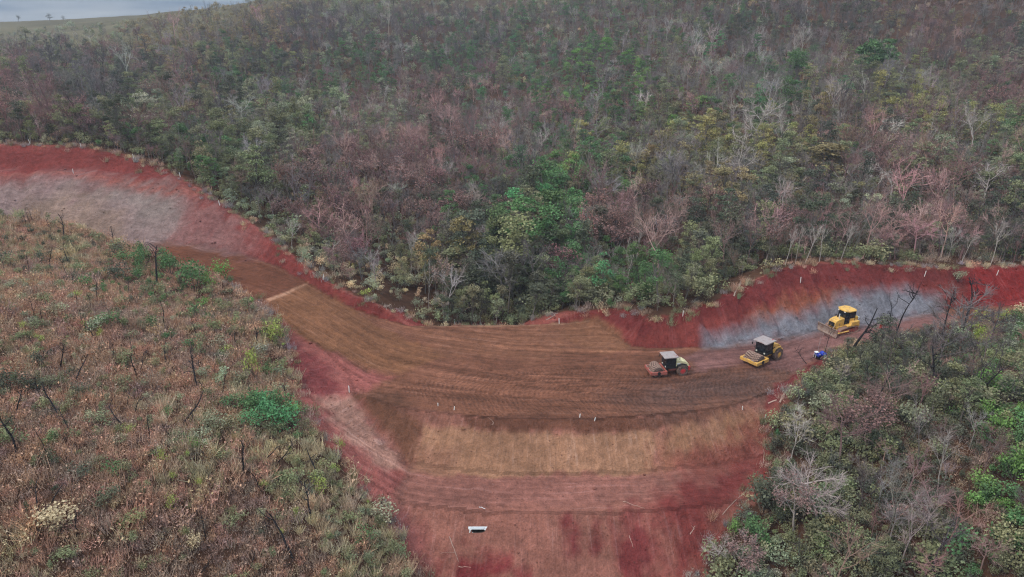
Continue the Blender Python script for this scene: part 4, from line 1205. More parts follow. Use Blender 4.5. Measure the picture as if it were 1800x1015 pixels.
cab.box((-.42, 0, 1.35), (1.5, 1.4, .3))
cb = cab.build('cab_frame', M_blk, dz)
MB().box((.33, 0, 2.2), (.02, 1.04, 1.4)).build('window', M_glass, cb)
MB().box((-1.16, 0, 2.2), (.02, 1.5, 1.4)).build('window', M_glass, cb)
for s in (-1, 1):
    MB().box((-.68, s * .80, 2.25), (.88, .02, 1.3)).build('window', M_glass, cb)
    MB().box((.06, s * .675, 2.2), (.56, .02, 1.4), (0, 0, -s * .44)).build('door', M_glass, cb)
    MB().box((-.68, s * .815, 1.75), (.9, .02, .45)).build('side_panel', M_yel2, cb)
oc = [(.52, -.45), (.52, .45), (.1, .98), (-1.05, .98), (-1.4, .6), (-1.4, -.6), (-1.05, -.98), (.1, -.98)]
bm_ = MB(); lo_ = [bm_.bm.verts.new((x, y, 2.98)) for x, y in oc]; hi_ = [bm_.bm.verts.new((x, y, 3.10)) for x, y in oc]; tp_ = [bm_.bm.verts.new((x * .82 - .08, y * .82, 3.17)) for x, y in oc]
bm_.bm.faces.new(lo_); bm_.bm.faces.new(tp_)
for i in range(8):
    j = (i + 1) % 8; bm_.bm.faces.new((lo_[i], lo_[j], hi_[j], hi_[i])); bm_.bm.faces.new((hi_[i], hi_[j], tp_[j], tp_[i]))
rf = bm_.build('cab_roof', M_yel2, dz)
for s in (-1, 1): MB().box((.48, s * .5, 2.92), (.12, .2, .12)).build('work_lamp', M_lamp, rf)
MB().box((-1.62, 0, 1.52), (.75, 1.35, .95), bev=.08).build('fuel_tank', M_yel2, dz)
MB().box((-2.12, .45, 1.7), (.3, .4, .4), bev=.08).build('toolbox', M_white, dz)
bl = MB(); bw = 1.62
cur = [(2.62, .02), (2.46, .25), (2.42, .55), (2.46, .85), (2.58, 1.12), (2.66, 1.10), (2.56, .82), (2.52, .55), (2.56, .28), (2.72, .03)]
b_ = bl.prism(cur, -bw, bw).build('blade', M_steel, dz)
MB().box((2.69, 0, .05), (.05, bw * 2 - .04, .16), (0, .5, 0)).build('cutting_edge', M_mud, b_)
MB().box((2.44, 0, .55), (.12, 2.4, .5), bev=.03).build('blade_back', M_yel2, b_)
for s in (-1, 1):
    MB().rod((.2, s * 1.36, .5), (2.44, s * 1.2, .38), .09, 8).build('push_arm', M_yel2, dz)
    MB().rod((1.6, s * .5, 1.5), (2.42, s * .55, .7), .06, 8).build('lift_cylinder', M_steel, dz)
rp = MB().box((-2.25, 0, .7), (.3, 1.5, .3), bev=.03).box((-1.9, 0, .7), (.6, .5, .3)).build('ripper', M_yel2, dz)
for s in (-1, 0, 1): MB().prism([(-2.2, .9), (-2.4, .9), (-2.42, .4), (-2.22, .12), (-2.2, .4)], s * .6 - .05, s * .6 + .05).build('ripper_shank', M_steel, rp)

# ------------------------------------------------------------------ worker on the haul road
def skin_mesh(name, pts, edges, mat, parent, root=0, sub=1):
    me = bpy.data.meshes.new(name); me.from_pydata([p[:3] for p in pts], edges, []); me.materials.append(mat)
    o = link(bpy.data.objects.new(name, me), parent)
    sk = o.modifiers.new('skin', 'SKIN'); sk.use_smooth_shade = True
    if not me.skin_vertices: me.attributes.new  # layer comes with the modifier below
    if not me.skin_vertices:
        bm = bmesh.new(); bm.from_mesh(me); bm.verts.layers.skin.verify(); bm.to_mesh(me); bm.free()
    for i, p in enumerate(pts):
        d = me.skin_vertices[0].data[i]; r = p[3]; d.radius = (r, r) if not isinstance(r, tuple) else r; d.use_root = (i == root)
    ss = o.modifiers.new('smooth', 'SUBSURF'); ss.levels = ss.render_levels = sub
    return o
p = hit(1547, 582)
wk = thing('person', 'worker in lime shirt and helmet and red-orange trousers on the haul road', 'person', (p[0], p[1], gz(p[0], p[1])), (0, 0, RAD(-70)))
wk.scale = (1.12,) * 3
#  x forward, y left
B_ = [(0, 0, .98, .15), (0, 0, 1.15, .145), (.01, 0, 1.32, .16), (.02, 0, 1.47, .12), (.03, 0, 1.55, .06), (.05, 0, 1.63, .085), (.06, 0, 1.72, .10), (.05, 0, 1.79, .06),
      (0, .10, .90, .10), (.03, .11, .50, .07), (-.02, .11, .09, .05), (.12, .12, .04, .045), (0, -.10, .90, .10), (.0, -.11, .50, .07), (-.06, -.11, .09, .05), (.08, -.12, .04, .045),
      (.02, .20, 1.44, .07), (.02, .26, 1.18, .052), (.14, .25, .96, .04), (.19, .24, .89, .035), (.02, -.20, 1.44, .07), (.06, -.27, 1.20, .052), (.22, -.22, 1.05, .04), (.28, -.20, 1.02, .035)]
E_ = [(0, 1), (1, 2), (2, 3), (3, 4), (4, 5), (5, 6), (6, 7), (0, 8), (8, 9), (9, 10), (10, 11), (0, 12), (12, 13), (13, 14), (14, 15), (3, 16), (16, 17), (17, 18), (18, 19), (3, 20), (20, 21), (21, 22), (22, 23)]
skin_mesh('body', B_, E_, M_skin, wk)
grow = lambda q, k: q[:3] + (q[3] * k,)
sh = [grow(B_[i], 1.14) for i in (0, 1, 2, 3, 16, 17, 20, 21)] + [(.09, .255, 1.06, .056), (.15, -.24, 1.12, .056)]
skin_mesh('shirt', sh, [(0, 1), (1, 2), (2, 3), (3, 4), (4, 5), (3, 6), (6, 7), (5, 8), (7, 9)], M_lime, wk)
tr = [(0, 0, 1.02, .168)] + [grow(B_[i], 1.25) for i in (8, 9)] + [(-.01, .11, .17, .075)] + [grow(B_[i], 1.25) for i in (12, 13)] + [(-.05, -.11, .17, .075)]
skin_mesh('trousers', tr, [(0, 1), (1, 2), (2, 3), (0, 4), (4, 5), (5, 6)], M_orange, wk)
for a, b in ((10, 11), (14, 15)): skin_mesh('boot', [grow(B_[a], 1.3), grow(B_[b], 1.4)], [(0, 1)], M_boot, wk)
for s in (-1, 1):
    x0, y0, z0 = (.19, .24, .89) if s > 0 else (.28, -.20, 1.02)
    for k in range(4): skin_mesh('finger', [(x0, y0 + (k - 1.5) * .02, z0, .012), (x0 + .05, y0 + (k - 1.5) * .022, z0 - .05 - .008 * (k in (1, 2)), .010), (x0 + .055, y0 + (k - 1.5) * .02, z0 - .09, .008)], [(0, 1), (1, 2)], M_skin, wk)
    skin_mesh('thumb', [(x0 - .01, y0 - s * .03, z0 + .01, .013), (x0 + .03, y0 - s * .06, z0 - .03, .010)], [(0, 1)], M_skin, wk)
hm = MB().sphere((.05, 0, 1.78), .135, (1.12, 1, .82), 16).build('helmet', M_lime, wk, True)
MB().cyl((.09, 0, 1.755), .17, .02, 'Z', 18).build('brim', M_lime, hm)
MB().box((.165, .035, 1.72), (.015, .03, .014)).box((.165, -.035, 1.72), (.015, .03, .014)).box((.165, 0, 1.65), (.012, .05, .012)).box((.175, 0, 1.69), (.03, .022, .04)).build('face_features', M_boot, wk)

# ------------------------------------------------------------------ blue water cart by the road edge
p = hit(1441, 631)
bc = thing('water_cart', 'small bright blue cart with white fittings at the red road edge', 'cart', (p[0], p[1], gz(p[0], p[1]) + .0), (0, 0, RAD(12)))
for x in (-.42, .42):
    d_ = MB().cyl((x, 0, .78), .34, .8, 'Y', 20).ring((x, .25, .78), .33, .365, .06).ring((x, -.25, .78), .33, .365, .06).build('drum', M_blue, bc, True)
    MB().cyl((x, -.42, .92), .07, .06, 'Y', 10).build('bung', M_white, d_)
MB().box((0, 0, .40), (1.7, .75, .07)).box((0, -.36, .5), (1.7, .05, .16)).box((0, .36, .5), (1.7, .05, .16)).build('frame', M_blk, bc)
for s in (-1, 1):
    w = MB().ring((0, s * .5, .3), .16, .3, .14, 18).build('tyre', M_rub, bc); MB().cyl((0, s * .5, .3), .17, .1, 'Y', 12).build('rim', M_steel, w)
MB().rod((-.8, 0, .42), (-1.5, 0, .25), .04).rod((-1.5, 0, .25), (-1.5, 0, .02), .03).build('drawbar', M_blk, bc)
MB().box((-.75, 0, 1.22), (.55, .5, .05)).rod((-.95, .2, .4), (-.95, .2, 1.22), .025).rod((-.95, -.2, .4), (-.95, -.2, 1.22), .025).build('rack', M_white, bc)
hs = MB()
for k in range(14):
    a, b = k * .45, (k + 1) * .45
    hs.rod((.42 + math.cos(a) * .2, -.5 - .01 * k, .62 + math.sin(a) * .2), (.42 + math.cos(b) * .2, -.5 - .01 * (k + 1), .62 + math.sin(b) * .2), .03)
hs.build('hose', M_white, bc)

# ------------------------------------------------------------------ box culvert in the lower slope
cx, cy_, cz = CULV
sl = math.atan(1 / 1.5)
cv = thing('culvert', 'pale concrete culvert mouth with a dark opening in the lower fill slope', 'culvert', (cx, cy_, cz), (0, 0, 0))
# local axes on the slope: x across, v up the slope, n outwards
def on_slope(x, v, n):
    a = sl + RAD(6)
    return Vector((x, v * math.cos(a) - n * math.sin(a), v * math.sin(a) + n * math.cos(a)))
outer = [(-1.12, .46), (1.12, .46), (1.12, .26), (1.0, .10), (1.0, -.32), (.60, -.62), (0, -.75), (-.60, -.62), (-1.0, -.32), (-1.0, .10), (-1.12, .26)]
inner = [(-.66, .16), (.66, .16), (.74, .12), (.80, .02), (.74, -.06), (.42, -.20), (0, -.31), (-.42, -.20), (-.74, -.06), (-.80, .02), (-.74, .12)]
bm_ = MB()
rim = lambda v: .16 if v > 0 else -.06
fo = [bm_.bm.verts.new(on_slope(x * .95, v, rim(v))) for x, v in outer]; fi = [bm_.bm.verts.new(on_slope(x, v, rim(v))) for x, v in inner]
bo = [bm_.bm.verts.new(on_slope(x, v, -.55)) for x, v in outer]; bi = []
for i in range(len(outer)):
    j = (i + 1) % len(outer)
    bm_.bm.faces.new((fo[i], fo[j], fi[j], fi[i])); bm_.bm.faces.new((fo[j], fo[i], bo[i], bo[j]))
hw = bm_.build('headwall', M_conc, cv)
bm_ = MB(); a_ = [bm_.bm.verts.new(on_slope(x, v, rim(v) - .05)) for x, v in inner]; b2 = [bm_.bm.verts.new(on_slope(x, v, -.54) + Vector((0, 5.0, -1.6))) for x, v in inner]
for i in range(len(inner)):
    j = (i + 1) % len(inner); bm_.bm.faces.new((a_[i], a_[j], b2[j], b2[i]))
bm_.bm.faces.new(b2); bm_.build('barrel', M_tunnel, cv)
bm_ = MB(); s0 = [on_slope(x, v, n) for x, v, n in [(-.82, .34, .165), (.82, .34, .165), (.82, .28, .165), (-.82, .28, .165)]]
s1 = [q + Vector((0, -.012, .012)) for q in s0]
A_ = [bm_.bm.verts.new(q) for q in s0]; B2 = [bm_.bm.verts.new(q) for q in s1]
bm_.bm.faces.new(B2)
for i in range(4): bm_.bm.faces.new((A_[i], A_[(i + 1) % 4], B2[(i + 1) % 4], B2[i]))
bm_.build('joint_strip', paint('concrete_joint', (.28, .33, .38), .8), hw)

# ------------------------------------------------------------------ survey stakes
STK = [(53, 253, 'on the rim of the pale cut, first from the picture edge'), (143, 260, 'on the rim of the pale cut, second from the picture edge'), (235, 279, 'on the rim of the pale cut, third from the picture edge'),
       (317, 311, 'on the rim of the pale cut, fourth from the picture edge'), (386, 361, 'where the pale cut rim drops to dark red soil'), (129, 305, 'alone on the narrow bench across the pale cut face'),
       (568, 492, 'above the brown ramp at the edge of the scrub'), (800, 571, 'on the far platform edge, leftmost of three below the gully trees'), (869, 572, 'on the far platform edge, middle one of three below the gully trees'), (983, 569, 'on the far platform edge before the red gully patch'),
       (1407, 497, 'in dark red soil at the cut rim above the yellow roller'), (1625, 486, 'in red soil above the grey band, near the pale bush'), (1752, 484, 'in bright red soil beyond the pale bush'), (1200, 556, 'at the notch of the red bank above the cream roller'),
       (614, 690, 'at the tip of the dark brown fill corner'), (770, 714, 'on the near platform edge, leftmost of its row'), (798, 721, 'on the near platform edge, second of its row'),
       (1019, 734, 'on the platform edge above the tan slope, left of a pair'), (1045, 740, 'on the platform edge above the tan slope, right of a pair'), (1305, 720, 'at the near platform edge by the loose planks'), (1345, 735, 'lying low at the top of the red corner below the planks')]
stm = None
for px, py, wh in STK:
    p = hit(px, py)
    if p is None: continue
    dist_ = np.linalg.norm(p - np.array([0, 0, CAMZ])); h_ = .5 if py > 690 else .95
    if stm is None:
        o = MB().box((0, 0, .5), (.11, .09, 1.1)).cyl((0, 0, 1.12), 0.055, .14, 'Z', 4, .01).build('survey_stake', M_stake); stm = o.data
    else: o = link(bpy.data.objects.new('survey_stake', stm))
    o.location = (p[0], p[1], gz(p[0], p[1]) - .05); o.rotation_euler = (random.Random(px).gauss(0, .08), random.Random(px + 1).gauss(0, .10), px)
    o.scale = (1, 1, h_)
    tag(o, 'white survey stake ' + wh, 'stake', 'white survey stakes around the earthworks')

# ------------------------------------------------------------------ loose timber
def timber(name, a, b, r, mat, label, cat='log', sag=0.0, branches=0, seed=1, lift=.12, square=False):
    pa, pb = hit(*a), hit(*b)
    rng = np.random.default_rng(seed); g = Geo(); n = 7
    P = np.array([pa + (pb - pa) * t + np.array([0, 0, sag * math.sin(math.pi * t)]) for t in np.linspace(0, 1, n)])
    P[:, 2] = np.maximum(P[:, 2], ground(P[:, 0], P[:, 1]) + r * .6) if sag <= 0 else P[:, 2] + lift
    if not square: P[1:-1] += rng.normal(size=(n - 2, 3)) * r * .6
    c0 = P[0].copy()
    t = thing(name, label, cat, tuple(c0))
    g.tube(P - c0, np.linspace(r, r * (.95 if square else .5), n), 4 if square else 6, 0, .5)
    me = g.mesh('stem', [mat]); link(bpy.data.objects.new('stem', me), t)
    for k in range(branches):
        q = point_on(P - c0, rng.uniform(.3, .95)); d = rng.normal(size=3); d[2] = abs(d[2]) * .6 + .2
        g2 = Geo(); g2.tube(wander(rng, q, d, rng.uniform(.6, 1.8), 4, .3), np.linspace(r * .5, r * .15, 5), 4, 0, .5)
        link(bpy.data.objects.new('branch', g2.mesh('branch', [mat])), t)
    return t
timber('plank', (1370, 709), (1383, 686), .13, M_wood, 'long pale plank lying up the red bank beside the wood', 'plank', square=True)
timber('plank', (1350, 710), (1365, 704), .10, M_wood, 'short pale plank lying flat at the platform corner', 'plank', square=True)
timber('fallen_branch', (1095, 882), (1133, 894), .032, M_wood, 'thin pale curved branch lying on the berm', 'branch', seed=4)
timber('fallen_branch', (1106, 942), (1113, 963), .032, M_wood, 'thin pale stick on the dark red lower slope', 'branch', seed=5)
timber('fallen_branch', (842, 892), (853, 895), .05, M_white, 'short white stick lying above the culvert', 'branch', seed=6)
timber('fallen_branch', (790, 944), (806, 988), .04, M_wood2, 'long crooked root lying down the slope beside the culvert', 'branch', branches=2, seed=7)
timber('fallen_branch', (806, 996), (828, 998), .035, M_wood, 'pale stick lying level at the bottom of the slope', 'branch', seed=8)
timber('fallen_branch', (866, 748), (868, 742), .04, M_wood, 'small forked pale twig on the tan slope top', 'branch', branches=3, seed=9)
timber('fallen_branch', (1270, 905), (1330, 850), .035, M_wood2, 'long thin grey branch across the dark red corner', 'branch', branches=4, seed=10)
timber('fallen_branch', (1342, 815), (1344, 780), .035, M_wood, 'thin upright pale pole leaning at the wood edge', 'branch', seed=11)
timber('fallen_branch', (1213, 940), (1222, 925), .05, M_wood, 'small pale hooked root on the dark red slope', 'branch', branches=2, seed=12)
timber('fallen_tree', (1122, 489), (1158, 467), .11, M_wood2, 'pale bent fallen tree arching over bushes above the red notch', 'tree', sag=1.0, branches=5, seed=13, lift=1.4)
timber('fallen_tree', (1158, 467), (1176, 484), .08, M_wood2, 'pale drooping end of a broken tree above the red notch', 'tree', sag=.8, branches=2, seed=14, lift=1.4)
timber('fallen_tree', (1290, 522), (1303, 497), .12, M_wood2, 'grey uprooted trunk at the rim of the red bank', 'tree', branches=4, seed=15, lift=.5)
timber('fallen_tree', (810, 558), (845, 543), .11, M_wood2, 'brown fallen trunk in the gully behind the platform edge', 'tree', sag=.5, branches=3, seed=16, lift=.8)
timber('fallen_tree', (960, 563), (980, 552), .09, M_wood2, 'pale fallen trunk beside the red gully patch', 'tree', branches=3, seed=17, lift=.5)
timber('fallen_branch', (1422, 660), (1434, 652), .05, M_wood, 'curved pale root in the red bank below the blue cart', 'branch', seed=18)

# ------------------------------------------------------------------ single plants
GROUPS = {'bare': 'leafless trees on the hillsides', 'scorched': 'scorched pink-leaved trees', 'burnt': 'blackened burnt poles', 'leafy': 'green leafy trees', 'shrub': 'green shrubs in the scrub', 'brush': 'dry shrubs in the scrub'}
TNAME = {'bare': ('bare_tree', 'tree', 'trunk', 'crown'), 'scorched': ('scorched_tree', 'tree', 'trunk', 'crown'), 'burnt': ('burnt_tree', 'tree', 'trunk', 'branches'),
         'leafy': ('leafy_tree', 'tree', 'trunk', 'crown'), 'shrub': ('shrub', 'shrub', 'stems', 'foliage'), 'brush': ('dry_shrub', 'shrub', 'stems', 'foliage')}
def plant(kd, x, y, z, scale, variant, cn, label, rot=None, meshes=None, cols=None):
    nm, cat, p1, p2 = TNAME[kd]
    t = thing(nm, label, cat, (x, y, z), rot if rot is not None else (RNG.normal() * .04, RNG.normal() * .04, RNG.uniform(0, 6.28)), GROUPS[kd])
    t.scale = scale if isinstance(scale, tuple) else (scale,) * 3
    tint, bark = cols if cols is not None else plant_colours(kd, cn)
    T, C = (PROTO[kd][variant][0], PROTO[kd][variant][1]) if meshes is None else meshes
    for pn, me in ((p1, T), (p2, C)):
        if me is None: continue
        o = link(bpy.data.objects.new(pn, me), t)
        o['tint'] = [float(q) for q in tint]; o['bark'] = [float(q) for q in bark]
    return t
def hero(kd, px, py, hpx, cn, label, wpx=None, variant=0, lean=0.0, spec=None, bark=None, H=None):
    """a plant whose foot shows at px, py and which stands hpx picture units tall"""
    p = hit(px, py)
    if p is None: return
    dep = p[1] * CP - (p[2] - CAMZ) * SP
    el = math.atan2(CAMZ - p[2], math.hypot(p[0], p[1]))
    h = hpx * dep / FOC / math.cos(el)
    if spec is not None:
        kw = dict(SPEC[kd][variant][1]); kw.update(spec); T, C = MAKERS[SPEC[kd][variant][0]](**kw); meshes = (T.mesh('stem', [BARK, LEAF]), C.mesh('crown', [BARK, LEAF])); base = kw['H']
    else: meshes = None; base = SPEC[kd][variant][1]['H']
    V = np.empty(0)
    mm = meshes or PROTO[kd][variant][:2]
    ext = [np.array([v.co[:] for v in m.vertices]) for m in mm if m is not None]; ext = np.vstack(ext)
    top = ext[:, 2].max(); wid = max(np.ptp(ext[:, 0]), np.ptp(ext[:, 1]))
    sz = h / top; sxy = sz if wpx is None else (wpx * dep / FOC) / wid
    cols = plant_colours(kd, cn)
    if bark is not None: cols = (cols[0], np.array(bark))
    cols = (np.minimum(np.array(PAL[cn]) * (1.15 if kd == 'scorched' else 1.7), .6) if kd != 'burnt' else cols[0], cols[1] if bark is not None or kd != 'bare' else np.minimum(np.array(PAL[cn]) * 1.7, .6))
    HERO_XY.append((p[0], p[1], wid * sxy * .5))
    return plant(kd, p[0], p[1], p[2] - .05, (sxy, sxy, sz), variant, cn, label, (0, lean, RNG.uniform(-.5, .5)) if lean else None, meshes, cols)
HERO_XY = []
PALEB = (.46, .40, .35)
# burnt poles on the scrub hill
for px, py, hp, ln, v, wh in [
    (122, 472, 42, -.1, 0, 'thin burnt pole near the hill crest below the pale cut face'), (88, 470, 40, .05, 1, 'forked burnt pole at the hill crest, first from the picture edge'), (230, 527, 44, 0, 0, 'straight burnt pole below the green bushes of the hill crest'),
    (288, 575, 46, .03, 4, 'upright burnt stump pole in the middle of the rusty scrub'), (345, 682, 66, .08, 1, 'branching burnt tree with a crooked fork in the rusty scrub'), (275, 502, 78, .15, 2, 'tall leaning burnt pole rising in front of the brown road'),
    (450, 612, 44, .05, 3, 'burnt twiggy tree near the edge of the red strip'), (413, 616, 44, .45, 2, 'burnt pole leaning toward the red strip'), (340, 640, 40, 0, 0, 'short burnt pole behind the crooked forked tree'),
    (292, 642, 40, -.05, 0, 'thin burnt pole beside a pale tuft in the scrub'), (245, 672, 50, .1, 2, 'curved burnt pole in the middle of the scrub hill'), (105, 652, 52, .18, 1, 'burnt leaning pole above the dark bushes by the picture edge'),
    (132, 677, 54, 0, 0, 'straight burnt pole on the scrub hill, near the picture edge'), (200, 428, 30, -.1, 1, 'small burnt tree against the pale cut face'), (112, 418, 46, .05, 3, 'grey burnt tree standing in front of the pale cut'),
    (60, 398, 30, -.15, 1, 'small burnt fork silhouetted on the pale cut'), (46, 400, 26, .1, 0, 'small burnt stick at the hill rim near the picture edge'),
    (220, 752, 52, -.45, 1, 'burnt pole leaning back over a lime shrub'), (235, 729, 40, .35, 3, 'burnt forked pole just above the leaning one'), (318, 746, 56, .75, 2, 'burnt pole leaning far over on the scrub slope'), (263, 777, 42, -.05, 0, 'thin curved burnt pole by the lime shrubs'),
    (425, 836, 62, .7, 2, 'long burnt pole leaning toward the bright green bush'), (457, 816, 40, .85, 0, 'burnt stick leaning beside the long leaning pole'), (480, 816, 46, 1.1, 1, 'burnt branch almost lying below the bright green bush'),
    (568, 852, 56, -.15, 0, 'burnt pole at the edge of the tan grass strip'), (545, 907, 70, 0, 3, 'tall thin burnt pole in the tan grass'), (515, 982, 74, 0, 0, 'tall burnt pole near the bottom of the scrub hill'), (68, 897, 52, -.15, 2, 'burnt pole forming a V with another, near the corner'),
    (88, 887, 60, .8, 0, 'burnt pole leaning away, other arm of the V'), (350, 1012, 44, .6, 1, 'burnt branchy stick at the bottom picture edge'), (30, 803, 76, -.12, 2, 'burnt crooked pole at the picture edge'), (108, 738, 66, -.08, 4, 'burnt pole with a lime sprout halfway up'),
    (28, 730, 50, .2, 1, 'grey burnt tree with spreading twigs by the picture edge'), (195, 640, 38, .2, 0, 'thin burnt stick in the centre of the scrub'), (395, 690, 34, -.2, 0, 'short burnt stick beside the bright green bush'), (440, 1000, 30, .3, 0, 'burnt stub near the bottom of the slope'),
    (160, 545, 34, .1, 0, 'burnt stick in rusty scrub below the crest'), (170, 600, 36, -.1, 1, 'burnt forked stick in the upper scrub'), (500, 700, 40, .3, 1, 'burnt fork beside the red strip'), (60, 560, 38, .1, 0, 'burnt stick on the upper scrub by the picture edge')]:
    hero('burnt', px, py, hp, 'black', wh, variant=v, lean=ln, spec=dict(seed=px * 7 + py, r0=.13, lean=.06))
# notable shrubs of the scrub hill
for px, py, hp, wp, cn, wh in [
    (470, 742, 44, 72, 'teal', 'bright green bush in the middle of the green thicket'), (438, 728, 42, 60, 'green', 'green bush at the far side of the green thicket'), (508, 752, 44, 66, 'teal', 'bright green bush nearest the red strip'),
    (420, 712, 26, 36, 'olive', 'olive bush at the tip of the green thicket'), (455, 718, 34, 56, 'teal', 'bright bush at the back of the green thicket'), (490, 728, 38, 60, 'green', 'green bush behind the one nearest the red strip'), (445, 752, 30, 54, 'teal', 'low bright bush at the front of the green thicket'), (520, 735, 26, 40, 'bright', 'yellow-green bush at the rim of the green thicket'), (485, 765, 22, 44, 'olive', 'low olive bush below the green thicket'),
    (450, 668, 62, 34, 'lime', 'tall lime-green leafy shrub below a burnt twiggy tree'), (226, 768, 24, 32, 'lime', 'lime-yellow shrub under the leaning burnt pole'), (288, 818, 34, 26, 'lime', 'lime-yellow shrub in the middle of the lower scrub'),
    (340, 796, 30, 34, 'bright', 'bright green shrub beside the lime ones'), (305, 845, 18, 22, 'lime', 'small lime shrub below the upright one'), (352, 858, 22, 20, 'lime', 'small yellowish shrub in pink scrub'), (205, 838, 34, 40, 'green', 'dark green shrub in the lower scrub'),
    (105, 930, 44, 92, 'tan', 'pale tan seeded bush near the corner'), (345, 968, 36, 34, 'tan', 'small tan seeded shrub near the bottom'), (305, 900, 32, 28, 'lime', 'yellow-green shrub in the pink scrub above the bottom'),
    (300, 485, 52, 52, 'green', 'rounded green shrub on the crest by the brown road'), (345, 510, 56, 70, 'green', 'large green shrub on the crest beside the brown road'), (395, 495, 44, 44, 'bright', 'bright green shrub at the end of the crest bushes'), (255, 470, 40, 46, 'green', 'green shrub on the crest, before the leaning pole'),
    (210, 455, 34, 40, 'dark', 'dark green shrub behind the crest bushes'), (135, 525, 16, 26, 'lime', 'small lime shrub on the upper scrub'), (178, 595, 22, 20, 'lime', 'round lime shrub in the middle scrub'), (70, 605, 20, 22, 'lime', 'lime shrub on the middle scrub by the picture edge'), (45, 580, 18, 20, 'lime', 'small lime shrub above another by the edge'),
    (485, 600, 40, 42, 'lime', 'yellow-green shrub along the red strip'), (20, 475, 34, 40, 'olive', 'olive shrub at the crest by the picture edge'), (15, 690, 44, 60, 'dark', 'dark bush at the picture edge'), (60, 690, 34, 50, 'dark', 'dark bush near the picture edge'),
    (255, 680, 22, 26, 'sage', 'sage shrub below a curved burnt pole'), (560, 870, 34, 40, 'lime', 'yellow-green shrub in tan grass by the red strip'), (640, 960, 34, 40, 'green', 'green shrub in the tan grass near the bottom'), (690, 985, 40, 44, 'olive', 'olive shrub at the lower tip of the scrub hill'),
    (600, 795, 24, 18, 'lime', 'small lime sprig on the red strip')]:
    hero('shrub', px, py, hp, cn, wh, wpx=wp, variant=(px + py) % 5, spec=dict(seed=px + py * 3, n=600 if wp > 40 else 300, lumps=16 if wp > 40 else 8, size=.12))
# right hand wood
hero('bare', 1440, 925, 110, 'pale', 'large pale bare tree with a wide twiggy crown in the near wood', 150, 5, spec=dict(seed=301, fork=.3, limbs=9, subs=9, twigs=12, spread=1.2, r0=.14), bark=(.40, .32, .29))
hero('bare', 1392, 812, 100, 'pale', 'slim pale bare tree at the corner of the dark red slope', 76, 1, spec=dict(seed=302, fork=.5, limbs=7, subs=8, twigs=11), bark=PALEB)
hero('scorched', 1395, 935, 92, 'pink', 'pinkish twiggy tree in front of the large pale one', 110, 0)
hero('bare', 1578, 1012, 130, 'pink', 'tall pinkish bare tree with a crooked trunk near the bottom', 80, 3, spec=dict(seed=304, fork=.55), bark=(.38, .29, .27))
hero('bare', 1622, 965, 100, 'pale', 'pale bare tree with bright forked limbs near the bottom', 100, 1, spec=dict(seed=305, fork=.3, limbs=7, subs=9, twigs=12, tw=.03), bark=(.34, .27, .25))
hero('bare', 1542, 895, 85, 'grey', 'slim grey bare tree behind the large pale crown', 50, 4, bark=(.36, .33, .31))
hero('scorched', 1505, 800, 95, 'rose', 'rosy scorched tree in the middle of the near wood', 100, 1)
hero('scorched', 1545, 770, 84, 'rose', 'rosy scorched tree just behind another one', 80, 2)
hero('bare', 1440, 780, 60, 'pink', 'small pinkish bare tree behind the slim pale one', 52, 2)
hero('scorched', 1290, 1014, 70, 'pink', 'pink twiggy bush-like tree at the bottom beside the slope', 90, 2)
hero('bare', 1262, 985, 56, 'pale', 'pale leaning bare tree overhanging the dark red slope', 60, 1, lean=-.5, bark=(.45, .38, .34))
hero('shrub', 1255, 1012, 44, 'olive', 'dull olive-green bush at the tip of the wood by the slope', 80, 1, spec=dict(seed=77, n=500, lumps=12, size=.15))
for px, py, hp, wp, ln, v, wh in [(1572, 604, 112, 40, .05, 5, 'tall black burnt tree with paired trunks in front of the grey band'), (1560, 598, 84, 30, -.05, 3, 'black burnt tree beside the tall paired one'), (1655, 590, 92, 46, -.15, 5, 'black burnt tree leaning before the grey band'), (1690, 585, 96, 60, .1, 5, 'black twiggy burnt tree below the pale bush'),
    (1492, 625, 84, 70, .55, 5, 'burnt branch leaning behind the bulldozer'), (1540, 705, 78, 46, .05, 1, 'black forked burnt tree standing in the near wood'), (1522, 690, 60, 22, -.05, 0, 'thin burnt pole beside the forked burnt tree'), (1640, 690, 92, 60, .12, 5, 'burnt dark tree in the thick of the wood'), (1720, 700, 70, 40, 0, 3, 'burnt dark pole by the green bushes'), (1450, 620, 46, 20, .15, 0, 'thin burnt stick rising beside the blue cart'), (1418, 640, 40, 22, -.4, 1, 'thin burnt twig leaning over the road before the cart')]:
    hero('burnt', px, py, hp, 'black', wh, wpx=wp, variant=v, lean=ln, spec=dict(seed=px + py, r0=.10, lean=.06, limbs=9, twigs=12))
hero('bare', 1436, 628, 62, 'grey', 'thin grey dead sapling with charred tips behind the blue cart', 16, 4, spec=dict(seed=41, limbs=3, subs=3, twigs=4, r0=.06), bark=(.42, .36, .33))
hero('bare', 1393, 702, 40, 'pale', 'thin pale sapling behind the long plank', 12, 4, spec=dict(seed=43, limbs=3, subs=2, twigs=4, r0=.06), bark=PALEB)
hero('bare', 1690, 600, 110, 'purple', 'dark purple twiggy tree at the bend of the haul road', 150, 5, spec=dict(seed=51, fork=.2, limbs=10, subs=9, twigs=13, spread=1.1))
hero('bare', 1650, 640, 96, 'purple', 'dark bare tree in front of the purple twiggy one', 110, 2, spec=dict(seed=52, fork=.2, limbs=9, subs=8, twigs=12, spread=1.0))
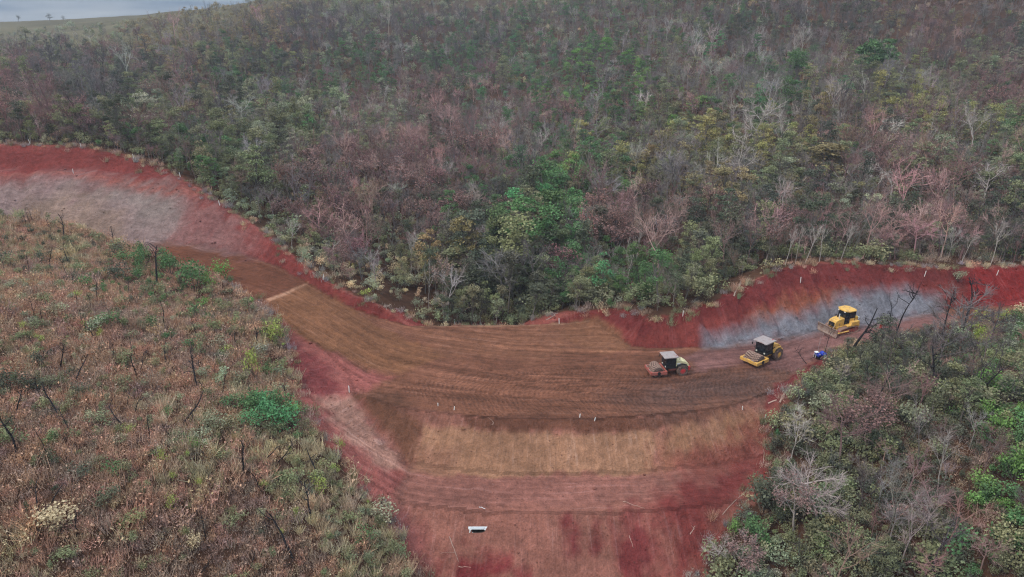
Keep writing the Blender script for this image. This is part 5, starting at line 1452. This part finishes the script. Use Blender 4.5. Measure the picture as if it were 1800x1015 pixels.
for px, py, hp, wp, cn, wh in [(1683, 494, 24, 28, 'sage', 'pale bush standing alone on the red bank'), (1725, 565, 24, 30, 'lime', 'lime bush below the bright red soil'), (1757, 570, 28, 30, 'lime', 'yellow-green bush at the foot of the bright red soil'), (1790, 565, 34, 40, 'tan', 'tan bush at the picture edge below the red soil'), (1790, 620, 44, 50, 'green', 'green bush at the picture edge by the road bend'),
    (1760, 700, 40, 60, 'green', 'bright green mound of leaves near the picture edge'), (1755, 770, 50, 50, 'bright', 'bright green leafy mound at the wood edge'), (1730, 740, 40, 36, 'bright', 'bright green rounded bush in the right wood'), (1785, 850, 70, 60, 'bright', 'bright green tall bush at the picture edge'), (1735, 880, 40, 50, 'green', 'green bush below the bright leafy mound'), (1365, 770, 18, 14, 'teal', 'tiny green sprig where the wood meets the slope'),
    (1340, 905, 60, 70, 'dark', 'dark green bush at the edge of the dark red slope'), (1320, 960, 50, 60, 'green', 'dark leafy bush lower at the slope edge'), (1290, 945, 34, 26, 'bright', 'small bright shrub on the slope edge'), (1440, 730, 44, 50, 'sage', 'sage green bush by the slim pale sapling'), (1600, 765, 60, 60, 'sage', 'sage green leafy bush behind the rosy trees')]:
    hero('shrub', px, py, hp, cn, wh, wpx=wp, variant=(px + py) % 5, spec=dict(seed=px + py * 3, n=420, lumps=10, size=.15))
# trees of the far hillside that stand out
hero('bare', 1325, 268, 96, 'pale', 'big pale bare tree with many upright limbs on the far slope', 92, 5, spec=dict(seed=61, fork=.2, limbs=9, subs=8, twigs=10, spread=.75, r0=.13), bark=PALEB)
hero('bare', 876, 268, 76, 'pale', 'pale flat-topped bare tree in the middle of the far slope', 56, 1, spec=dict(seed=62, fork=.55, limbs=8, spread=1.3), bark=PALEB)
for px, py, hp, wp, cn, wh in [(800, 300, 88, 60, 'rose', 'tall rosy tree left of the pale flat-topped one'), (835, 318, 92, 66, 'rose', 'tall rosy tree below the pale flat-topped one'), (775, 250, 66, 50, 'rose', 'rosy tree above the other rosy ones'), (690, 345, 70, 80, 'rose', 'wide rosy tree above the left scrub'), (650, 335, 60, 70, 'rose', 'rosy tree at the end of the rosy band'), (740, 370, 74, 74, 'rose', 'rosy twiggy tree in the middle of the band'), (790, 415, 80, 70, 'rose', 'rosy tree above the tall pale pole'),
    (860, 420, 76, 60, 'rose', 'rosy round crown above the gully'), (850, 480, 60, 40, 'rose', 'small rosy crown deep in the gully'), (1040, 480, 76, 50, 'rose', 'rosy tree among slim pale trunks'), (1095, 470, 84, 70, 'rose', 'rosy crown over the tallest slim trunks'), (1165, 445, 70, 60, 'rose', 'rosy crown above the bent fallen tree'), (1610, 370, 80, 90, 'rose', 'wide rosy tree over the grey trunks'), (1740, 400, 70, 50, 'rose', 'rosy tree near the picture edge'), (610, 440, 56, 50, 'rose', 'rosy tree above the brown ramp'), (1470, 310, 60, 60, 'rose', 'rosy tree among olive crowns'), (1640, 300, 60, 50, 'rose', 'rosy tree near the yellow crowns')]:
    hero('scorched', px, py, hp, cn, wh, wpx=wp, variant=(px + py) % 4)
for px, py, hp, wp, ln, wh in [(722, 487, 84, 40, .1, 'slim pale leaning trunk above the sage scrub'), (744, 462, 58, 44, .02, 'pale bare tree with a star of broken limbs'), (754, 548, 92, 26, .03, 'tall straight pale pole beside the platform edge'), (514, 440, 62, 40, .05, 'bare pale trunk standing alone above the red rim'), (583, 472, 60, 40, .05, 'grey broken tree with a pale trunk above the ramp'), (1098, 520, 120, 36, .03, 'tallest slim pale trunk above the red bank'), (1104, 514, 92, 24, -.02, 'slim pale trunk paired with the tallest one'), (1042, 500, 78, 24, .0, 'slim pale trunk, leftmost of the row above the red bank'), (1066, 485, 66, 30, .12, 'slim forked pale trunk in the row above the red bank'), (1148, 455, 50, 20, 0, 'slim pale trunk behind the bent fallen tree'),
    (1270, 450, 60, 30, .1, 'slim grey trunk above the rim of the red bank'), (1318, 462, 74, 26, .0, 'slim grey trunk, first of the dense row of trunks'), (1352, 458, 80, 26, .08, 'slim grey leaning trunk in the dense row'), (1380, 466, 78, 24, .12, 'slim pale trunk, third of the dense row'), (1398, 462, 70, 24, .0, 'slim grey trunk, fourth of the dense row'), (1415, 464, 80, 30, .1, 'slim pale trunk above the red rim stake'), (1440, 460, 72, 28, -.05, 'slim grey trunk beyond the rim stake'), (1478, 455, 70, 30, .1, 'slim grey trunk in the dense row over the grey band'), (1500, 452, 66, 26, .15, 'slim pale trunk in the dense row over the grey band'), (1590, 452, 60, 30, .3, 'slim leaning pale trunk above the cut'), (1740, 468, 88, 34, .08, 'white leaning trunk above the bright red soil'), (1690, 462, 60, 30, .1, 'slim grey trunk above the pale bush'), (1538, 350, 70, 80, .05, 'pale twisted bare tree among rosy crowns'), (1565, 365, 74, 90, 0, 'pale many-limbed bare tree among rosy crowns'), (1490, 345, 66, 56, .1, 'pale branching bare tree beside an olive crown'), (1455, 330, 50, 40, .1, 'small pale bare tree below the olive crown'), (1478, 182, 30, 16, .35, 'small leaning pale trunk on the high slope'), (700, 250, 36, 10, .1, 'thin pale pole by the rosy band')]:
    hero('bare', px, py, hp, 'pink' if px % 2 else 'pale', wh, wpx=wp, variant=(px + py) % 6, lean=ln, spec=dict(seed=px * 3 + py, fork=.62 if wp < 45 else .35, limbs=4 if wp < 30 else 6, subs=5, twigs=7, r0=.115, H=8), bark=PALEB)
hero('leafy', 1527, 162, 92, 'green', 'large dark green tree standing out on the far slope', 76, 1, spec=dict(seed=71, clumps=34, per=90, wide=.30, crown_w=.36, umbrella=1.0, base=.55, size=.34), bark=PALEB)
hero('leafy', 1397, 165, 76, 'green', 'dark green rounded tree left of the large dark one', 54, 1, spec=dict(seed=72, clumps=30, per=90, wide=.30, crown_w=.34))
hero('leafy', 1443, 150, 34, 'green', 'small green tree beside the dark rounded one', 26, 2)
hero('leafy', 1298, 60, 34, 'dark', 'dark small tree high on the far slope', 24, 3)
for px, py, hp, wp, cn, wh in [(1222, 212, 44, 50, 'bright', 'bright green tree on the middle of the far slope'), (1475, 265, 46, 40, 'lime', 'pale lime tree below the dark purple patch'), (1640, 225, 44, 44, 'yellow', 'yellow-green tree right of the slope middle'), (1610, 200, 36, 40, 'yellow', 'yellow-green tree behind the other yellow one'), (1440, 320, 70, 100, 'bronze', 'wide bronze-olive tree in the centre of the right slope'), (1625, 262, 46, 50, 'bronze', 'bronze tree below the yellow ones'), (1375, 330, 54, 60, 'sage', 'grey-green tree beside the bronze one'), (1330, 300, 50, 44, 'yellow', 'yellow-olive tree below the big pale bare tree'), (1255, 290, 50, 60, 'bronze', 'bronze tree on the slope above the trunks'), (1120, 320, 56, 60, 'bronze', 'bronze-olive tree right of the gully'), (1190, 250, 40, 50, 'yellow', 'yellow-olive tree above the bronze one'),
    (1165, 280, 44, 46, 'yellow', 'yellow-olive tree in the slope middle'), (1560, 250, 60, 60, 'dark', 'dark tree between the lime and yellow trees'), (1700, 350, 50, 60, 'sage', 'sage tree near the picture edge'), (1760, 320, 54, 60, 'olive', 'olive tree near the picture edge'), (1230, 460, 60, 70, 'dark', 'dark leafy tree above the red bank notch'), (950, 470, 80, 70, 'green', 'green leafy tree right of the gully'), (985, 430, 70, 60, 'green', 'green tree higher up beside the gully'), (810, 500, 72, 80, 'olive', 'olive leafy tree left of the gully'), (900, 520, 80, 60, 'olive', 'olive vine-hung tree in the gully bottom'), (870, 545, 60, 50, 'dark', 'dark vine-hung tree behind the platform edge'), (935, 560, 60, 50, 'dark', 'dark leafy tree at the gully mouth'), (1010, 545, 54, 56, 'olive', 'olive bushy tree above the red gully patch'), (1040, 145, 36, 30, 'bright', 'bright green tree on the high middle slope'), (1000, 215, 30, 24, 'bright', 'small bright green tree in the gully top'), (1720, 260, 40, 40, 'olive', 'olive tree right of the yellow ones'), (1770, 240, 50, 40, 'green', 'green tree at the picture edge'), (1430, 400, 44, 36, 'lime', 'lime crown over the dense trunks'), (1378, 395, 40, 44, 'green', 'green crown over the dense trunks')]:
    hero('leafy', px, py, hp, cn, wh, wpx=wp, variant=(px + py) % 6, spec=dict(seed=px + py, size=.21, clumps=24))
for px, py, hp, wh in [(32, 38, 10, 'tiny dark tree on the skyline plateau, near the picture edge'), (62, 37, 8, 'tiny low tree on the skyline plateau'), (88, 37, 13, 'tiny tallest dark tree on the skyline plateau'), (6, 37, 14, 'tiny dark tree on the skyline at the picture corner'), (112, 36, 8, 'tiny lone tree on the skyline before the ridge')]:
    hero('leafy', px, py, hp, 'dark', wh, wpx=hp * 1.1, variant=px % 6)

# the trees and shrubs of the mass that show largest become single things too
AREAS = [(60, 130, 'high on the hillside above the pale cut'), (230, 150, 'on the slope above the pale cut'), (60, 220, 'just above the rim of the pale cut'), (240, 230, 'above the stakes of the pale cut'), (400, 220, 'on the slope beyond the pale cut'), (420, 320, 'above the dark red end of the cut'),
         (560, 260, 'on the slope above the ramp'), (520, 390, 'in the scrub above the ramp'), (640, 430, 'beside the ramp scrub'), (680, 510, 'at the far corner of the platform'), (700, 330, 'in the rosy band of trees'), (790, 460, 'on the near side of the gully'), (860, 380, 'above the gully'), (900, 520, 'in the gully behind the platform'), (970, 300, 'up the gully'), (1000, 430, 'on the far side of the gully'),
         (1050, 520, 'above the first red bank'), (1130, 430, 'above the slim pale trunks'), (1200, 510, 'above the notch of the red bank'), (1190, 330, 'on the slope above the bent fallen tree'), (1300, 420, 'behind the dense row of trunks'), (1280, 330, 'below the big pale bare tree'), (1400, 390, 'above the dense row of trunks'), (1430, 290, 'around the wide bronze tree'), (1520, 430, 'above the grey band of the cut'), (1560, 340, 'among the rosy trees of the far slope'), (1650, 430, 'above the pale bush'), (1700, 340, 'on the slope above the bright red soil'), (1780, 430, 'above the bright red soil'), (1780, 330, 'at the picture edge of the far slope'),
         (1480, 660, 'below the blue cart'), (1600, 650, 'below the burnt trees of the road'), (1740, 620, 'by the bend of the road'), (1450, 760, 'near the long plank'), (1580, 780, 'around the rosy trees of the near wood'), (1740, 790, 'by the bright green mounds'), (1390, 860, 'around the slim pale tree'), (1500, 880, 'behind the large pale bare tree'), (1650, 900, 'near the crooked pinkish tree'), (1350, 980, 'at the bottom by the slope'), (1500, 990, 'at the bottom of the near wood'), (1750, 970, 'in the bottom corner of the wood'),
         (80, 440, 'on the crest of the scrub hill'), (250, 500, 'near the crest bushes'), (420, 560, 'by the ramp end of the scrub'), (80, 560, 'on the upper scrub'), (250, 600, 'in the middle scrub'), (400, 660, 'by the bright green bush'), (80, 720, 'in scrub at the picture edge'), (250, 760, 'by the lime shrubs'), (420, 800, 'below the bright green bush'), (560, 860, 'in the tan grass strip'), (80, 880, 'near the tan seeded bush'), (260, 920, 'in the lower scrub'), (440, 930, 'in the pink lower scrub'), (620, 970, 'at the tip of the scrub hill')]
AXY = np.array([[a[0], a[1]] for a in AREAS], float)
ORD = ['first', 'second', 'third', 'fourth', 'fifth', 'sixth', 'seventh', 'eighth', 'ninth', 'tenth', 'eleventh', 'twelfth', 'thirteenth', 'fourteenth', 'fifteenth', 'sixteenth', 'seventeenth', 'eighteenth', 'nineteenth', 'twentieth']
COLW = {'pink': 'pinkish', 'rose': 'rosy', 'grey': 'grey', 'pale': 'pale', 'purple': 'dark purple', 'black': 'black', 'dark': 'dark green', 'olive': 'olive', 'green': 'green', 'bright': 'bright green', 'lime': 'lime', 'yellow': 'yellow-olive', 'tan': 'tan', 'rust': 'rusty', 'sage': 'sage', 'teal': 'deep green', 'bronze': 'bronze', 'brown': 'brown'}
KW = {'bare': 'bare tree', 'scorched': 'scorched tree', 'burnt': 'burnt pole', 'leafy': 'leafy tree', 'shrub': 'shrub'}
HX = np.array(HERO_XY)
def promote(kinds, n):
    pool = []
    for kd in kinds:
        for i, r in enumerate(cand[kd]):
            d2 = ((HX[:, 0] - r[0]) ** 2 + (HX[:, 1] - r[1]) ** 2)
            if (d2 < (HX[:, 2] * .5) ** 2 + .2).any(): continue
            if not (8 < r[6] < 1792 and 8 < r[7] < 1008): continue
            pool.append((r[3] * SPEC[kd][int(r[4])][1]['H'] / r[8], kd, i))
    pool.sort(reverse=True)
    take = pool[:n]; by = {}
    for _, kd, i in take:
        r = cand[kd][i]; a = int(((AXY - np.array([r[6], r[7]])) ** 2).sum(1).argmin())
        by.setdefault((kd, r[5], a), []).append((r[6], i))
    gone = {kd: set() for kd in kinds}
    for (kd, ci, a), lst in by.items():
        lst.sort(); cn = COLN[int(ci)]
        for k, (_, i) in enumerate(lst):
            r = cand[kd][i]; gone[kd].add(i)
            head = '%s %s' % (COLW[cn], KW[kd]) if len(lst) == 1 else '%s %s %s from the left' % (ORD[min(k, 19)], COLW[cn], KW[kd])
            if len(lst) == 1: head = 'only ' + head
            plant(kd, r[0], r[1], r[2], (r[3] * RNG.uniform(.9, 1.15), r[3] * RNG.uniform(.9, 1.15), r[3]), int(r[4]), cn, head + ' ' + AREAS[a][2])
    for kd in kinds: cand[kd] = [r for i, r in enumerate(cand[kd]) if i not in gone[kd]]
promote(['bare', 'scorched', 'burnt', 'leafy'], 220)
promote(['shrub'], 235)
# thin the mass where a single plant stands
for kd in ('bare', 'scorched', 'burnt', 'leafy', 'shrub'):
    keep = []
    for r in cand[kd]:
        d2 = ((HX[:, 0] - r[0]) ** 2 + (HX[:, 1] - r[1]) ** 2)
        if kd == 'shrub' and not (d2 < .5).any() or kd != 'shrub' and not (d2 < np.minimum(HX[:, 2] * .45, 1.8) ** 2).any(): keep.append(r)
    cand[kd] = keep

# ------------------------------------------------------------------ the mass of the vegetation: one object for each kind
def mass(name, kd, rows, label):
    if not rows: return
    A = np.array(rows, float)
    me = bpy.data.meshes.new(name); me.from_pydata(A[:, :3].tolist(), [], [])
    n = len(A)
    tint, bark = np.empty((n, 3)), np.empty((n, 3))
    for i in range(n): tint[i], bark[i] = plant_colours(kd, COLN[int(A[i, 5])])
    rot = np.stack([RNG.normal(size=n) * .06, RNG.normal(size=n) * .06, RNG.uniform(0, 6.283, n)], 1)
    sc = A[:, 3:4] * np.stack([RNG.uniform(.85, 1.2, n), RNG.uniform(.85, 1.2, n), RNG.uniform(.8, 1.2, n)], 1)
    for an, arr in (('tint', tint), ('bark', bark), ('rot', rot), ('sc', sc)):
        a = me.attributes.new(an, 'FLOAT_VECTOR', 'POINT'); a.data.foreach_set('vector', arr.astype(np.float32).ravel())
    a = me.attributes.new('vi', 'INT', 'POINT'); a.data.foreach_set('value', A[:, 4].astype(np.int32))
    o = bpy.data.objects.new(name, me); COL.objects.link(o); o['kind'] = 'stuff'; o['label'] = label
    src = bpy.data.collections.new('source_' + kd)
    for i, (_, _, full) in enumerate(PROTO[kd]):
        src.objects.link(bpy.data.objects.new('%s_source_%02d' % (kd, i), full))
    ng = bpy.data.node_groups.new('grow_' + name, 'GeometryNodeTree')
    ng.interface.new_socket('Geometry', in_out='INPUT', socket_type='NodeSocketGeometry'); ng.interface.new_socket('Geometry', in_out='OUTPUT', socket_type='NodeSocketGeometry')
    gi, go = ng.nodes.new('NodeGroupInput'), ng.nodes.new('NodeGroupOutput')
    ci = ng.nodes.new('GeometryNodeCollectionInfo'); ci.inputs['Collection'].default_value = src; ci.inputs['Separate Children'].default_value = True; ci.inputs['Reset Children'].default_value = True
    ip = ng.nodes.new('GeometryNodeInstanceOnPoints'); ip.inputs['Pick Instance'].default_value = True
    def attr(nm, ty):
        q = ng.nodes.new('GeometryNodeInputNamedAttribute'); q.data_type = ty; q.inputs['Name'].default_value = nm
        return [s for s in q.outputs if s.enabled and s.name == 'Attribute'][0]
    e2r = ng.nodes.new('FunctionNodeEulerToRotation')
    L = ng.links.new
    L(gi.outputs[0], ip.inputs['Points']); L(ci.outputs[0], ip.inputs['Instance'])
    L(attr('vi', 'INT'), ip.inputs['Instance Index']); L(attr('rot', 'FLOAT_VECTOR'), e2r.inputs[0]); L(e2r.outputs[0], ip.inputs['Rotation']); L(attr('sc', 'FLOAT_VECTOR'), ip.inputs['Scale'])
    L(ip.outputs[0], go.inputs[0])
    md = o.modifiers.new('grow', 'NODES'); md.node_group = ng
    return o
MASS_NAMES = {'bare': ('bare_woodland', 'mass of leafless grey and pinkish trees on the hillsides'), 'scorched': ('scorched_woodland', 'mass of trees with dry pinkish scorched leaves'),
  'burnt': ('burnt_woodland', 'mass of blackened burnt poles among the trees'), 'leafy': ('green_woodland', 'mass of green and olive leafy trees on the hillsides'),
  'shrub': ('shrubbery', 'mass of low green shrubs under the trees and over the scrub hill'), 'brush': ('dry_undergrowth', 'mass of dry rust-brown bracken and twigs'), 'grass': ('dry_grass', 'mass of tan dry grass tufts')}
for kd, (nm, lb) in MASS_NAMES.items():
    mass(nm, kd, cand[kd], lb)
print('PLANTS', {k: len(v) for k, v in cand.items()})


# ------------------------------------------------------------------ loose clods on the worked soil
def clod_mesh(seed):
    bm = bmesh.new(); bmesh.ops.create_icosphere(bm, subdivisions=1, radius=.5); r = random.Random(seed)
    for v in bm.verts: v.co *= r.uniform(.65, 1.25); v.co.z *= .7
    me = bpy.data.meshes.new('clod'); bm.to_mesh(me); bm.free(); me.materials.append(CLOD); return me
m_, nt_ = nodes_of('clod_soil')
o_, d_, a_ = N(nt_, 'ShaderNodeOutputMaterial'), N(nt_, 'ShaderNodeBsdfDiffuse'), N(nt_, 'ShaderNodeAttribute', _attribute_type='INSTANCER', _attribute_name='tint')
nt_.links.new(a_.outputs['Vector'], d_.inputs['Color']); nt_.links.new(d_.outputs[0], o_.inputs[0]); CLOD = m_
SPEC['clod'] = [None] * 4; PROTO['clod'] = [(None, None, clod_mesh(i)) for i in range(4)]
cl = []
def soil_at(x, y):
    i = int(np.clip(np.searchsorted(GX, x) - 1, 0, len(GX) - 1)); j = int(np.clip(np.searchsorted(GY, y) - 1, 0, len(GY) - 1)); return me_soil[j * nx + i]
CX, CY = jitter_grid(-110, 110, 52, 158, .62)
CPn = np.stack([CX, CY], 1); k = in_poly(CPn, STRIP); CX, CY, CPn = CX[k], CY[k], CPn[k]
dd, _, zz_, _ = poly_near(CPn, PA, PB); ins_ = in_poly(CPn, POLY); g_ = ground(CX, CY)
cut_ = (~ins_) & (g_ > zz_ + .3); toe_ = (~ins_) & (dd < 1.2)
pr = np.where(ins_, np.where(dd < 1.0, .25, .015), np.where(cut_, .22, np.where(toe_, .2, .10))) * (.4 + 1.2 * np.clip(fbm(CX / 4, CY / 4, 200, 3) + .4, 0, 1))
CLOD_T = []
for i in np.where(RNG.random(len(CX)) < pr)[0]:
    s_ = min(.55, .09 * (1 + RNG.pareto(2.6)))
    cl.append((CX[i], CY[i], g_[i] + s_ * .12, s_, RNG.integers(4), 0, 0, 0, 0)); CLOD_T.append(soil_at(CX[i], CY[i]) * RNG.uniform(.6, 1.25))
_pc = plant_colours; _it = iter(CLOD_T)
plant_colours = lambda kd, cn: (next(_it), np.zeros(3))
mass('soil_clods', 'clod', cl, 'loose red and brown soil clods scattered over the bare earth')
print('CLODS', len(cl))

# ------------------------------------------------------------------ haze between the camera and the far hills
hz = MB().box((0, 690, 70), (2420, 1570, 230)).build('haze', bpy.data.materials.new('haze'))
hz['kind'] = 'stuff'; hz['label'] = 'thin blue-grey air haze over the far hills'
hm_ = hz.data.materials[0]; hm_.use_nodes = True; hm_.node_tree.nodes.clear()
ho = hm_.node_tree.nodes.new('ShaderNodeOutputMaterial'); hv = hm_.node_tree.nodes.new('ShaderNodeVolumePrincipled')
hv.inputs['Color'].default_value = (.80, .86, .95, 1); hv.inputs['Density'].default_value = 0.00022; hv.inputs['Anisotropy'].default_value = 0.0
hm_.node_tree.links.new(hv.outputs[0], ho.inputs['Volume'])
